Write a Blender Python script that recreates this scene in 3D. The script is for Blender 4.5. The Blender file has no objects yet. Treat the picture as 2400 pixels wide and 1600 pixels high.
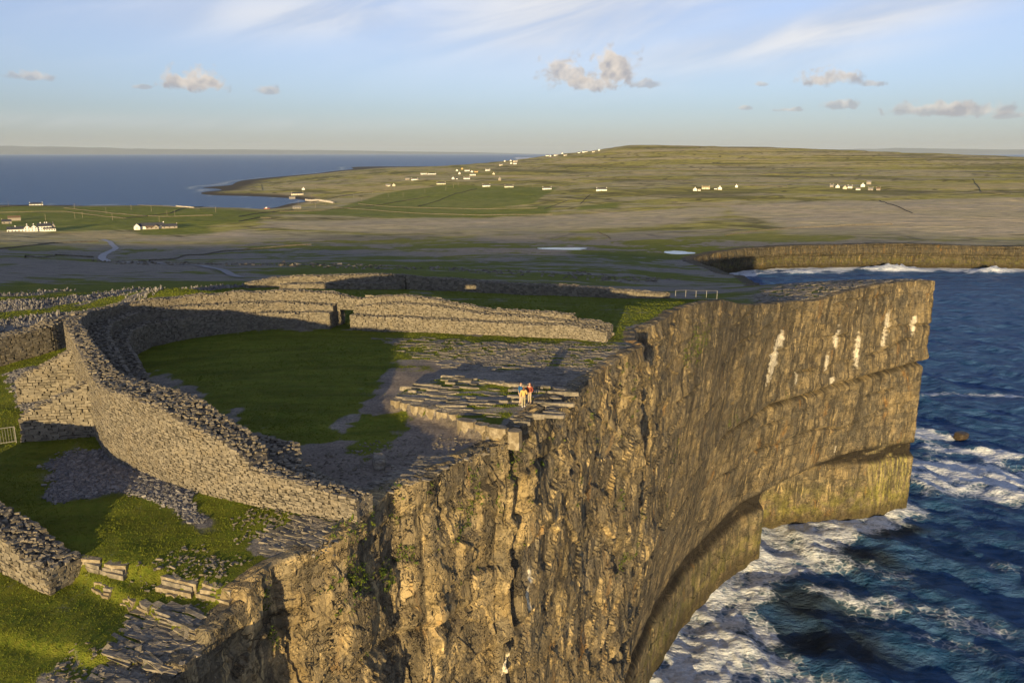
import bpy, math, random
import numpy as np
from mathutils import Vector, Matrix
random.seed(7); rng = np.random.default_rng(11)
SC = bpy.context.scene; COL = SC.collection

# ------------------------------------------------------------------ camera
F_PX, PITCH, CAM_H = 1867.0, math.radians(13.3), 100.0
cd = bpy.data.cameras.new('camera'); cam = bpy.data.objects.new('camera', cd); COL.objects.link(cam)
cd.sensor_fit = 'HORIZONTAL'; cd.sensor_width = 36.0; cd.lens = 36.0*F_PX/2400.0
cd.clip_start = 1.0; cd.clip_end = 150000.0
cam.location = (0, 0, CAM_H); cam.rotation_euler = (math.pi/2-PITCH, 0, 0)
SC.camera = cam
SC.view_settings.view_transform = 'Standard'; SC.view_settings.look = 'None'
SC.view_settings.gamma = 1.0; SC.view_settings.use_curve_mapping = False
SC.view_settings.exposure = 0.74
SC.render.engine = 'CYCLES'
SC.cycles.use_denoising = True
SC.cycles.max_bounces = 4; SC.cycles.diffuse_bounces = 2; SC.cycles.glossy_bounces = 2
SC.cycles.use_adaptive_sampling = True; SC.cycles.adaptive_threshold = 0.02
SC.cycles.volume_bounces = 0

# ------------------------------------------------------------------ sun and sky
SUN_EL = math.radians(6.3); SUN_DIR = Vector((0.20*math.cos(SUN_EL), 0.98*math.cos(SUN_EL), -math.sin(SUN_EL))).normalized()
sl = bpy.data.lights.new('sun', 'SUN'); so = bpy.data.objects.new('sun', sl); COL.objects.link(so)
sl.energy = 5.0; sl.angle = math.radians(0.5); sl.color = (1.0, 0.74, 0.36)
so.rotation_euler = SUN_DIR.to_track_quat('-Z', 'Y').to_euler(); so.location = (-60, -150, 160)

# ------------------------------------------------------------------ node helpers
class NT:
    def __init__(s, tree): s.t = tree; s.n = tree.nodes; s.l = tree.links
    def new(s, typ, **kw):
        n = s.n.new(typ)
        for k, v in kw.items(): setattr(n, k, v)
        return n
    def put(s, sock, v):
        if hasattr(v, 'is_output') or isinstance(v, bpy.types.NodeSocket): s.l.new(v, sock)
        elif isinstance(v, (tuple, list)) and len(v) == 3 and sock.type == 'RGBA': sock.default_value = (*v, 1)
        else: sock.default_value = v
    def math(s, op, a, b=0.0, c=0.0, clamp=False):
        n = s.new('ShaderNodeMath', operation=op, use_clamp=clamp)
        for i, v in enumerate((a, b, c)): s.put(n.inputs[i], v)
        return n.outputs[0]
    def vmath(s, op, a, b=(0, 0, 0)):
        n = s.new('ShaderNodeVectorMath', operation=op)
        s.put(n.inputs[0], a); s.put(n.inputs[1], b); return n.outputs[0]
    def mix(s, f, a, b, blend='MIX'):
        n = s.new('ShaderNodeMix', data_type='RGBA', blend_type=blend)
        s.put(n.inputs[0], f); s.put(n.inputs[6], a); s.put(n.inputs[7], b); return n.outputs[2]
    def ramp(s, f, lo, hi, a=0.0, b=1.0, smooth=True):
        n = s.new('ShaderNodeMapRange', interpolation_type='SMOOTHSTEP' if smooth else 'LINEAR')
        for i, v in enumerate((f, lo, hi, a, b)): s.put(n.inputs[i], v)
        return n.outputs[0]
    def noise(s, vec, scale, detail=4.0, rough=0.55, dist=0.0):
        n = s.new('ShaderNodeTexNoise'); s.put(n.inputs['Vector'], vec)
        n.inputs['Scale'].default_value = scale; n.inputs['Detail'].default_value = detail
        n.inputs['Roughness'].default_value = rough; n.inputs['Distortion'].default_value = dist
        return n.outputs[0]
    def voro(s, vec, scale, feature='F1', out=0):
        n = s.new('ShaderNodeTexVoronoi', feature=feature); s.put(n.inputs['Vector'], vec)
        n.inputs['Scale'].default_value = scale; return n.outputs[out]
    def attr(s, name): return s.new('ShaderNodeAttribute', attribute_name=name).outputs['Fac']
    def scale(s, vec, xyz): return s.vmath('MULTIPLY', vec, xyz)
    def bump(s, h, strength, dist, normal=None):
        n = s.new('ShaderNodeBump'); s.put(n.inputs['Height'], h)
        n.inputs['Strength'].default_value = strength; n.inputs['Distance'].default_value = dist
        if normal is not None: s.l.new(normal, n.inputs['Normal'])
        return n.outputs[0]
def material(name, build):
    m = bpy.data.materials.new(name); m.use_nodes = True
    T = NT(m.node_tree); P = T.n['Principled BSDF']
    P.inputs['Specular IOR Level'].default_value = 0.2; P.inputs['Roughness'].default_value = 0.9
    pos = T.new('ShaderNodeNewGeometry').outputs['Position']
    build(T, P, pos); return m
def flat_mat(name, rgb, rough=0.8, var=0.25, scale=3.0, metal=0.0):
    def b(T, P, pos):
        tc = T.new('ShaderNodeTexCoord').outputs['Object']
        n = T.noise(tc, scale, 4)
        c = T.mix(T.ramp(n, 0.3, 0.7), tuple(v*(1-var) for v in rgb), tuple(min(1, v*(1+var)) for v in rgb))
        T.put(P.inputs['Base Color'], c); P.inputs['Roughness'].default_value = rough; P.inputs['Metallic'].default_value = metal
    return material(name, b)

# ------------------------------------------------------------------ world: clear evening sky with small cumulus and thin cirrus
w = bpy.data.worlds.new('World'); SC.world = w; w.use_nodes = True
def build_world():
    T = NT(w.node_tree); bg = T.n['Background']
    sky = T.new('ShaderNodeTexSky', sky_type='NISHITA', sun_disc=False)
    sky.sun_elevation = SUN_EL; sky.sun_rotation = math.atan2(-SUN_DIR.x, -SUN_DIR.y)
    sky.altitude = 100; sky.air_density = 0.95; sky.dust_density = 0.5; sky.ozone_density = 4.0
    d = T.new('ShaderNodeTexCoord').outputs['Generated']
    sep = T.new('ShaderNodeSeparateXYZ'); T.l.new(d, sep.inputs[0]); x, y, z = sep.outputs
    az = T.math('ARCTAN2', x, y); hyp = T.math('SQRT', T.math('ADD', T.math('MULTIPLY', x, x), T.math('MULTIPLY', y, y)))
    el = T.math('ARCTAN2', z, hyp)
    comb = T.new('ShaderNodeCombineXYZ'); T.l.new(az, comb.inputs[0]); T.l.new(el, comb.inputs[1]); ae = comb.outputs[0]
    hs = T.new('ShaderNodeHueSaturation'); hs.inputs['Saturation'].default_value = 0.62; T.l.new(sky.outputs[0], hs.inputs['Color'])
    col = T.mix(1.0, hs.outputs[0], (1.03, 0.975, 1.09), 'MULTIPLY')
    # thin cirrus sheets over the whole dome
    rot = T.new('ShaderNodeVectorRotate', rotation_type='Z_AXIS'); T.l.new(ae, rot.inputs['Vector']); rot.inputs['Angle'].default_value = math.radians(-14)
    ci = T.noise(T.scale(rot.outputs[0], (2.2, 11.0, 1)), 1.6, 6, 0.55, 0.6)
    big = T.noise(ae, 2.3, 2)
    cm = T.math('MULTIPLY', T.ramp(ci, 0.45, 0.78), T.ramp(big, 0.38, 0.62))
    cm = T.math('MULTIPLY', cm, T.ramp(el, 0.07, 0.2))
    for (u, v, ru, rv, an, amt) in CIRRUS:
        a, e = pix_dir(u, v); ca, sa = math.cos(an), math.sin(an)
        dx = T.math('SUBTRACT', az, a); dy = T.math('SUBTRACT', el, e)
        p = T.math('ADD', T.math('MULTIPLY', dx, ca/ru), T.math('MULTIPLY', dy, sa/ru))
        q = T.math('ADD', T.math('MULTIPLY', dx, -sa/rv), T.math('MULTIPLY', dy, ca/rv))
        r2 = T.math('ADD', T.math('MULTIPLY', p, p), T.math('MULTIPLY', q, q))
        k = T.math('MULTIPLY', T.math('EXPONENT', T.math('MULTIPLY', r2, -1.0)), T.ramp(ci, 0.3, 0.62, 0.45, 1.0))
        cm = T.math('MAXIMUM', cm, T.math('MULTIPLY', k, amt))
    cirr = T.mix(T.ramp(ci, 0.28, 0.62), CIRRUS_COL[0], CIRRUS_COL[1])
    col = T.mix(T.math('MULTIPLY', cm, 0.95, clamp=True), col, cirr)
    # cumulus puffs
    nb = T.noise(ae, 55.0, 5, 0.55, 0.3); nl = T.noise(T.vmath('ADD', ae, (0.010, -0.008, 0)), 55.0, 3, 0.5, 0.3)
    for (u, v, ru, rv, lit) in CUMULUS:
        a, e = pix_dir(u, v); ru /= F_PX; rv /= F_PX
        dx = T.math('DIVIDE', T.math('SUBTRACT', az, a), ru); dy = T.math('DIVIDE', T.math('SUBTRACT', el, e), rv)
        dyb = T.math('MULTIPLY', dy, T.ramp(dy, -0.1, 0.1, 1.5, 0.9))
        r = T.math('SQRT', T.math('ADD', T.math('MULTIPLY', dx, dx), T.math('MULTIPLY', dyb, dyb)))
        f = T.math('ADD', r, T.math('MULTIPLY', T.math('SUBTRACT', nb, 0.5), 2.6))
        m = T.ramp(f, 1.05, 0.45)
        sh = T.math('ADD', T.math('MULTIPLY', T.math('SUBTRACT', nb, nl), 2.2), T.math('SUBTRACT', T.math('MULTIPLY', dy, 0.42), T.math('MULTIPLY', dx, 0.12)))
        sh = T.math('ADD', sh, 0.45 if lit > 0.5 else 0.2, clamp=True)
        cc = T.mix(sh, CUM_COL[0], CUM_COL[1])
        col = T.mix(T.math('MULTIPLY', m, 0.55+0.4*lit), col, cc)
    # the horizon band is milky
    T.l.new(col, bg.inputs[0]); bg.inputs[1].default_value = SKY_STRENGTH
SKY_STRENGTH = 0.128
def pix_dir(u, v):
    dx, dv = (u-1200)/F_PX, (v-800)/F_PX
    d = (dx, math.cos(PITCH)-dv*math.sin(PITCH), -math.sin(PITCH)-dv*math.cos(PITCH))
    return math.atan2(d[0], d[1]), math.atan2(d[2], math.hypot(d[0], d[1]))
CIRRUS_COL = ((2.3, 2.45, 2.8), (4.0, 4.0, 4.1)); CUM_COL = ((2.0, 1.98, 2.15), (4.1, 3.6, 3.1))
CIRRUS = [(1330, 15, .22, .06, .05, 1.0), (1260, 85, .12, .025, .05, .8), (1980, 55, .22, .026, .20, 1.0), (1720, 105, .18, .028, .14, .8),
          (700, 30, .20, .03, .03, .8), (1900, 140, .14, .016, .12, .45), (1150, 45, .03, .005, 0, .8), (400, 290, .25, .008, 0, .25)]
CUMULUS = [(455, 195, 70, 30, 1.0), (1320, 178, 60, 42, .8), (1435, 170, 62, 50, 1.0), (1385, 200, 80, 20, .8), (1510, 200, 40, 12, .3),
           (1935, 188, 62, 22, .8), (2050, 198, 28, 9, .3), (75, 180, 45, 12, .25), (630, 214, 34, 12, .35), (332, 205, 22, 6, .2),
           (2190, 258, 95, 18, .5), (2290, 262, 70, 18, .5), (2370, 272, 50, 8, .25), (1975, 247, 44, 13, .35), (1850, 258, 40, 6, .2), (1740, 254, 18, 6, .2), (1780, 198, 26, 8, .2)]
build_world()

# ------------------------------------------------------------------ numpy noise
def _h(ix, iy, seed):
    a = (ix.astype(np.int64)*374761393 + iy.astype(np.int64)*668265263 + seed*1442695041) & 0xFFFFFFFF
    a = ((a ^ (a >> 13))*1274126177) & 0xFFFFFFFF
    a = ((a ^ (a >> 16))*2246822519) & 0xFFFFFFFF
    return ((a ^ (a >> 15)) & 0xFFFFFF)/16777215.0
def vn(x, y, seed=0):
    x = np.asarray(x, float); y = np.asarray(y, float)
    ix, iy = np.floor(x), np.floor(y); fx, fy = x-ix, y-iy
    fx = fx*fx*(3-2*fx); fy = fy*fy*(3-2*fy)
    a, b = _h(ix, iy, seed), _h(ix+1, iy, seed); c, d = _h(ix, iy+1, seed), _h(ix+1, iy+1, seed)
    return (a+(b-a)*fx)*(1-fy)+(c+(d-c)*fx)*fy
def fbm(x, y, o=4, seed=0, g=0.5):
    t = np.zeros(np.shape(x)); a, n = 1.0, 0.0
    for i in range(o):
        t = t+a*vn(x*2**i+17.3*i, y*2**i-9.1*i, seed+i); n += a; a *= g
    return t/n
def sst(x, a, b):
    t = np.clip((x-a)/(b-a), 0, 1); return t*t*(3-2*t)

# ------------------------------------------------------------------ terrain height
def unproject(u, v, z=80.0):
    dx, dv = (u-1200)/F_PX, (v-800)/F_PX
    d = np.array([dx, math.cos(PITCH)-dv*math.sin(PITCH), -math.sin(PITCH)-dv*math.cos(PITCH)])
    return d[:2]*(z-CAM_H)/d[2]
CTRL = [(0,60,80),(-20,70,80),(-8,88,80),(-8,43,80),(-14,33,79.2),(-23,38,79.2),(-33,57,79.1),(-45,70,79),(-50,82,79),(-60,60,78.8),
 (-40,30,78.6),(-60,20,78),(-20,15,78.6),(-30,-10,78),(-60,-60,76),(-120,-100,74),(-100,40,78.5),(12,82,79.8),(-30,100,79.6),(-18,100,79.5),(8,100,79.2),(14,94,79.2),(22,110,78.3),(35,131,76),
 (44,150,71.8),(60,173,68),(69,180,67),(114,215,66.5),(85,216,65.6),(100,222,65.5),(-16,152,74.2),(-45,138,77.0),(12,145,74.2),(-28,143,76.0),(-76,127,76.6),(-110,170,72),(-100,100,77.4),
 (-60,200,68),(0,200,66),(50,200,64.5),(-150,300,58),(0,260,59),(60,300,53),(-80,420,46),(60,420,42),(110,420,37),(-120,650,22.5),(40,650,22),(130,620,19.5),(-100,830,12.5),(60,830,15.5),
 (-250,250,66),(-300,420,48),(-330,650,22),(-350,830,11.5),(-200,130,80),(-400,150,79),(-800,160,80),(-1200,180,72),(-600,-50,76),(-1200,-50,70),(-600,420,46),(-700,700,22),(-1100,500,30),(-1200,900,12),  # includes an unseen ridge at far left, added to shade the plain
 (-600,1000,11),(-300,1000,12),(-100,1000,13),(-300,1250,9.5),(-600,1250,9),(-900,1300,7),(-850,1440,7.5),(-650,1440,8),(-480,1420,6),(-850,1570,0),(-650,1555,0),(-520,1500,0.5),(-470,1477,0),(-1400,1500,0),(-1400,1800,-6),
 (-850,1720,-5),(-650,1700,-5),(-560,1640,-4),(-434,1640,1.5),(-434,1691,0),(-400,1660,5),(-470,1790,0),(-560,1880,0),(-640,1930,0),(-742,1983,0),(-640,1800,-5),(-820,1900,-5),(-900,2050,-5),(-740,2060,3),(-800,2230,0),(-920,2400,0),(-900,2600,0),(-1005,3040,0),(-1010,3425,0),(-980,4150,0),(-1000,5050,0),(-1150,6060,0),(-1300,3000,-6),(-1400,5000,-6),
 (-560,2080,8),(-600,2400,13),(-540,3000,22),(-250,2300,26),(-160,2900,40),(-40,3600,60),(190,4000,89),(410,3800,115),(520,3700,134),(700,3700,136),(1100,3500,124),(1420,3400,111),(1720,3300,97),(2010,3200,84),(2350,3000,72),
 (-40,5200,25),(300,5400,40),(800,5200,60),(1500,5000,50),(2300,4600,40),(-600,4200,22),
 (0,1250,11),(0,1500,15),(0,1900,22),(250,1100,21),(260,1500,30),(300,2200,44),(350,2900,66),(600,1100,25),(650,1500,33),(750,2200,47),(850,2800,66),(1100,1100,28),(1200,1500,35),(1350,2200,50),(1500,2700,64),(1900,1500,38),(2200,2200,52),
 (269,730,20.5),(420,725,20.5),(640,715,21),(900,730,22),(1500,740,24),(2500,900,28),(0,950,15),(200,900,20),(600,880,22),(1000,900,25),(-200,1500,6),(-250,1700,9),(-250,1950,16)]
CT = np.array(CTRL, float)
def _q(x, y):
    r = np.hypot(x, y); return np.arctan2(x, y)*2.0, np.log(np.maximum(r, 8.0))
_qa, _ql = _q(CT[:, 0], CT[:, 1])
def _phi(d2): return 0.5*d2*np.log(d2+1e-9)
def _fit():
    n = len(CT); K = _phi((_qa[:, None]-_qa[None])**2+(_ql[:, None]-_ql[None])**2)+np.eye(n)*2e-4
    Pm = np.c_[np.ones(n), _qa, _ql]
    A = np.zeros((n+3, n+3)); A[:n, :n] = K; A[:n, n:] = Pm; A[n:, :n] = Pm.T
    return np.linalg.solve(A, np.r_[CT[:, 2], 0, 0, 0])
_W = _fit()
def base_h(x, y):
    x = np.asarray(x, float); y = np.asarray(y, float); sh = x.shape; x = x.ravel(); y = y.ravel()
    a, l = _q(x, y); n = len(CT); out = _W[n]+_W[n+1]*a+_W[n+2]*l
    for i in range(n): out += _W[i]*_phi((a-_qa[i])**2+(l-_ql[i])**2)
    return out.reshape(sh)
def poly_sd(x, y, pts):
    """signed distance to a closed polygon, positive inside"""
    p = np.array(pts, float); d = np.full(x.shape, 1e18); ins = np.zeros(x.shape, bool)
    for i in range(len(p)):
        a, b = p[i], p[(i+1) % len(p)]; e = b-a
        t = np.clip(((x-a[0])*e[0]+(y-a[1])*e[1])/(e@e+1e-12), 0, 1)
        d = np.minimum(d, (x-a[0]-t*e[0])**2+(y-a[1]-t*e[1])**2)
        c = ((a[1] > y) != (b[1] > y)) & (x < (b[0]-a[0])*(y-a[1])/(b[1]-a[1]+1e-12)+a[0]); ins ^= c
    return np.where(ins, 1, -1)*np.sqrt(d)
# cliff edge in plan, land on its left
EDGE = np.array([(-90,-260),(-66,-170),(-46,-95),(-42,-42),(-34,-12),(-26,6),(-19.5,18),(-15.4,25),(-13.9,28.7),(-14.5,29.6),(-14.0,31.9),(-13.5,33.4),(-12.7,35.7),(-12.0,36.9),(-10.9,37.7),(-10.0,38.7),(-8.9,39.7),(-8.2,41.3),(-8.0,42.6),
 (-7.2,45.3),(-5.2,46.2),(-4.1,48.9),(-3.0,50.6),(-1.5,52.9),(-0.2,53.3),(0.4,54.6),(1.3,56.3),(3.0,60.4),(4.9,64.4),(7.5,70.5),(9.5,74.8),(11.3,78.4),(13.2,81.9),(14.3,83.4),(14.4,85.0),(13.8,88.0),(14.8,93.5),(17.9,98.5),(20.6,104),(23.0,110),(28.3,120),(35.0,131),
 (44.8,151),(60.5,172.8),(69,180),(84,193),(98,204),(108,210.5),(114.5,213.5),(115.5,217),(111,222),(97,227),(83,236),(78,252),(90,290),(108,345),(124,420),(132,500),(136,570),(140,615),(150,640),(170,668),(200,690),(232,703),(269,709),(330,713),(420,706),(520,695),(640,693),(760,684),(900,700),(1300,722),(2000,720),(3500,500)], float)
LAND = np.r_[EDGE, [(9000, 500), (9000, 20000), (-20000, 20000), (-20000, -260)]]
NE_NEAR = 54     # edge points belonging to the near headland
def edge_nearest(x, y):
    d = np.full(x.shape, 1e18); px = np.zeros(x.shape); py = np.zeros(x.shape)
    for a, b in zip(EDGE[:-1], EDGE[1:]):
        e = b-a; t = np.clip(((x-a[0])*e[0]+(y-a[1])*e[1])/(e@e), 0, 1)
        qx, qy = a[0]+t*e[0], a[1]+t*e[1]; dd = (x-qx)**2+(y-qy)**2; m = dd < d
        d = np.where(m, dd, d); px = np.where(m, qx, px); py = np.where(m, qy, py)
    return px, py
def side(x, y, pts):
    """signed distance to an open polyline, positive on its left"""
    p = np.array(pts, float); d = np.full(x.shape, 1e18); s = np.ones(x.shape)
    for a, b in zip(p[:-1], p[1:]):
        e = b-a; t = np.clip(((x-a[0])*e[0]+(y-a[1])*e[1])/(e@e), 0, 1)
        dd = (x-a[0]-t*e[0])**2+(y-a[1]-t*e[1])**2; m = dd < d
        d = np.where(m, dd, d); s = np.where(m, np.sign(e[0]*(y-a[1])-e[1]*(x-a[0])), s)
    return s*np.sqrt(d)
LEDGES = [([(-34,44.5),(-27,40.2),(-23.4,38.5),(-19.7,37.5),(-17.6,36.6),(-15.4,35.7),(-14.0,35.2),(-11,34.5)], 0.6), ([(-21.5,37.2),(-19.7,36.2),(-16.5,34.0),(-14.4,32.7),(-12,31)], 0.45), ([(-24,33.2),(-19,31.4),(-15.5,30.8),(-12,29.8)], 0.3)]
PLAT = [(-9.8,61.4),(-7.0,59.4),(-4.2,57.4),(-4.1,55.9),(-1.6,54.0),(0.7,52.8),(3,55),(4,59),(6,62.5),(4.4,63.6),(1.7,65.4),(-2.3,67.3),(-5.7,68.6),(-7.3,66.4),(-9.1,64.2)]
PONDS = [(1313, 583, 16, 7), (1592, 592, 11, 9)]   # pixel of the centre, half sizes in metres, filled in below
POND_W = []
def height(x, y):
    x = np.asarray(x, float); y = np.asarray(y, float); r = np.hypot(x, y)
    h = base_h(x, y)
    near = sst(r, 330, 200)
    far = 1-near
    h = h+far*((fbm(x/60, y/60, 4, 3)-.5)*3.0*sst(h, 1, 12)+(fbm(x/260, y/260, 3, 5)-.5)*7.0*sst(h, 4, 22))
    # limestone terraces on the far hill: level treads and short risers
    tr = h/7.0+(fbm(x/400, y/400, 2, 8)-.5)*.8
    h = h+far*sst(r, 900, 1500)*sst(h, 14, 24)*2.6*(sst(tr-np.floor(tr), .62, .95)-(tr-np.floor(tr)))
    n1 = (fbm(x/9, y/9, 4, 21)-.5)*.55+(fbm(x/1.3, y/1.3, 3, 22)-.5)*.14
    h = h+near*n1
    m = near > 0
    for pts, st in LEDGES:
        sd = side(x, y, pts); jag = (fbm(x*.9, y*.9, 3, 31)-.5)*.9
        loc = sst(np.hypot(x+18, y-37), 26, 12)
        h = h-st*loc*(1-sst(sd+jag, -.12, .12))*m
    p = poly_sd(x, y, PLAT)+(fbm(x*.8, y*.8, 3, 33)-.5)*.5
    h = h+0.72*sst(p, -.1, .1)
    h = h+1.7*np.exp(-((x+54)/9)**2-((y-121)/5)**2)
    for (cx, cy, ra, rb, zp) in POND_W:
        h = np.where(True, h+(zp-.35-h)*sst(np.hypot((x-cx)/ra, (y-cy)/rb), 1.5, .9), h)
    return h
def hit(u, v, tmin=60.0, tmax=9000.0):
    dx, dv = (u-1200)/F_PX, (v-800)/F_PX
    d = np.array([dx, math.cos(PITCH)-dv*math.sin(PITCH), -math.sin(PITCH)-dv*math.cos(PITCH)])
    t = np.geomspace(tmin, tmax, 900); hh = height(d[0]*t, d[1]*t); below = (CAM_H+d[2]*t) < hh
    k = int(np.argmax(below)) if below.any() else len(t)-1
    lo, hi = t[max(k-1, 0)], t[k]
    t2 = np.linspace(lo, hi, 60); b2 = (CAM_H+d[2]*t2) < height(d[0]*t2, d[1]*t2); k = int(np.argmax(b2)) if b2.any() else 59
    return np.array([d[0]*t2[k], d[1]*t2[k], float(height(np.array([d[0]*t2[k]]), np.array([d[1]*t2[k]]))[0])]), t2[k]
for (u, v, ra, rb) in PONDS:
    q, _ = hit(u, v, 250); POND_W.append((q[0], q[1], ra, rb, q[2]))

# ------------------------------------------------------------------ mesh helpers
def mesh_np(name, co, faces, mat=None, parent=None, smooth=False, attrs=None, kind=None):
    me = bpy.data.meshes.new(name); co = np.asarray(co, np.float32); faces = np.asarray(faces, np.int32)
    n, k = faces.shape
    me.vertices.add(len(co)); me.vertices.foreach_set('co', co.ravel())
    me.loops.add(n*k); me.loops.foreach_set('vertex_index', faces.ravel())
    me.polygons.add(n); me.polygons.foreach_set('loop_start', np.arange(n, dtype=np.int32)*k)
    me.polygons.foreach_set('use_smooth', np.full(n, smooth))
    for a, v in (attrs or {}).items():
        at = me.attributes.new(a, 'FLOAT', 'POINT'); at.data.foreach_set('value', np.asarray(v, np.float32).ravel())
    me.update(calc_edges=True)
    o = bpy.data.objects.new(name, me); COL.objects.link(o)
    if mat: me.materials.append(mat)
    if parent is not None: o.parent = parent
    if kind: o['kind'] = kind
    return o
def grid_faces(nr, nc):
    i = np.arange(nr-1)[:, None]*nc+np.arange(nc-1)[None]
    return np.stack([i, i+1, i+nc+1, i+nc], -1).reshape(-1, 4)

# ------------------------------------------------------------------ surface masks on the near ground
def W(l, z=80.0): return [tuple(unproject(u, v, z)) for u, v in l]
GRASS_IN = W([(290,800),(500,780),(770,765),(1000,775),(1320,786),(1120,815),(980,835),(905,868),(860,930),(810,990),(790,1030),(700,1048),(650,1050),(500,950)])
ROCKY = W([(1000,800),(1500,800),(1400,860),(1260,1000),(1040,1100),(900,1150),(850,1180),(780,1010),(850,950),(880,890)])
DIRT = W([(870,900),(960,850),(1060,850),(1000,900),(905,930),(1080,985),(1220,1030),(1050,1080),(900,1130),(850,1160),(690,1090),(670,1050),(790,1020),(830,960)])
MOSSY = W([(820,960),(960,955),(980,990),(940,1030),(860,1070),(800,1060),(790,1010)])
SCREE = W([(105,1090),(190,1045),(260,1050),(330,1095),(455,1165),(440,1180),(480,1230),(450,1225),(390,1180),(290,1145),(160,1165)], 79.2)
SCREE2 = W([(15,870),(70,860),(110,890),(100,950),(55,940)], 79.2)
def masks(x, y):
    r = np.hypot(x, y); n = fbm(x/2.2, y/2.2, 4, 41)-.5; n2 = fbm(x/.7, y/.7, 3, 43)-.5; nb = fbm(x/14, y/14, 3, 45)-.5
    st = fbm(x/6.0+y*.12, y/.55, 3, 47)-.5            # streaks along the bedding
    g = np.full(x.shape, .85)+n*.5+nb*.5
    ex, ey = edge_nearest(x, y); de = np.hypot(x-ex, y-ey)
    near = r < 330
    inside = poly_sd(x, y, FORT_PLAN)
    gi = sst(poly_sd(x, y, GRASS_IN)+n*4.5+st*2+n2*1.5, -1.8, 1.8)
    rocky = np.clip(.74+st*2.6+n*1.2+nb*.8, 0, 1)
    gin = np.maximum(gi*.97, rocky*sst(y+n*6, 68, 76)*.9)
    gin = np.maximum(gin, sst(poly_sd(x, y, MOSSY)+n*4+st*3+n2*2, -1.2, 1.4)*.8)
    pl = poly_sd(x, y, PLAT)
    gin = np.where(pl > 0, np.clip(.52+st*3.0+n*1.4, 0, 1)*.9, gin)
    g = np.where(inside > 0, gin, g)
    d = np.where(inside > 0, sst(poly_sd(x, y, DIRT)+n*2.0, -.8, .8), 0)*(pl < 0)
    sc = sst(poly_sd(x, y, SCREE)+n*2.6+n2*1.6, -.6, .6)+sst(poly_sd(x, y, SCREE2)+n*2.6+n2*1.6, -.6, .6)
    sc = np.clip(sc, 0, 1)*(inside < 0)
    g = g*(1-sc)
    # strip of bare rock along the cliff edge, wider on the outcrop at the near corner and by the wall end
    rim = sst(de+n*2.2+n2*.8, 1.9, .5)
    corner = sst(np.hypot(x+16.5, (y-28)*1.3)+n*7+n2*4, 5.6, 3.6)
    walls_end = sst(np.hypot(x+11, (y-39.8)*1.6)+n*5+n2*3, 3.6, 2.0)
    g = g*(1-.92*rim*near)*(1-.85*corner)*(1-.75*walls_end)
    # between the walls and beyond: grass with limestone showing
    out = sst(y, 93, 97)*(inside < 0)*near
    g = np.where(out > 0, np.clip(.98+nb*1.2+st*.8+n*.5-.45*sst(x-y*.12, -2, 14)*sst(y, 130, 100), 0, 1)*(1-.9*rim), g)
    g = g*(1-.75*sst(x-.25*y, 0, 12)*sst(y, 125, 150)*sst(y, 260, 235)*np.clip(.9-st*2.5, 0, 1))
    chev = sst(poly_sd(x, y, W([(-60,650),(150,648),(450,650),(600,668),(480,690)], 76.8)+W([(300,712),(140,746),(-60,795)], 79)), -2, 3)
    g = g*(1-.7*chev*sst(fbm(x/9, y/9, 3, 77), .34, .5))
    # middle distance, shaded plain: limestone pavement and rough grass in long patches
    mid = sst(r, 150, 230)
    a1 = fbm(x/70, y/38, 4, 51); a2 = fbm(x/14, y/9, 3, 53)-.5
    gm = np.clip(.44+(a1-.5)*1.9+a2*1.1+(fbm(x/3.5, y/3, 2, 54)-.5)*.5, 0, 1)
    g = g*(1-mid)+gm*mid
    # far: brown green hill, greener fields low down
    farm = sst(r, 700, 1000)
    b1 = fbm(x/300, y/70, 4, 55); b2 = fbm(x/40, y/16, 3, 57)-.5
    gf = np.clip(.55+(b1-.5)*2.2+b2*1.0, 0, 1)
    g = g*(1-farm)+gf*farm
    field = np.zeros(x.shape)
    for pts in FIELDS: field = np.maximum(field, sst(poly_sd(x, y, pts), -6, 6))
    pave = np.zeros(x.shape)
    for pts in PAVE: pave = np.maximum(pave, sst(poly_sd(x, y, pts)+(b2*60+(b1-.5)*80), -12, 12))
    return np.clip(g, 0, 1), d, sc, field, pave, farm
def far_poly(l, z): return [tuple(unproject(u, v, z)) for u, v in l]
FIELDS = [far_poly([(-200,478),(420,484),(640,500),(600,520),(420,535),(120,545),(-200,545)], 10), far_poly([(640,492),(1000,490),(1250,478),(1310,450),(1050,440),(900,450),(740,490)], 14),
          far_poly([(760,490),(1300,486),(1280,508),(900,508),(640,498)], 11), far_poly([(1360,484),(1450,482),(1450,492),(1350,492)], 16), far_poly([(300,520),(480,524),(500,545),(330,550)], 11)]
PAVE = [far_poly([(640,514),(1000,505),(1300,505),(1700,500),(1600,530),(1200,548),(900,540),(640,525)], 14), far_poly([(330,550),(560,535),(700,545),(600,565),(320,560)], 14), far_poly([(1700,480),(2400,470),(2600,520),(2400,545),(1900,540)], 24)]
FORT_PLAN = [(-8.2,42.4),(-15,47),(-20,52),(-30,62),(-37,75),(-38,84),(-30,91),(-19,92.5),(0,90),(12,88),(30,92),(30,60),(10,45),(-6,41)]

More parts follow.
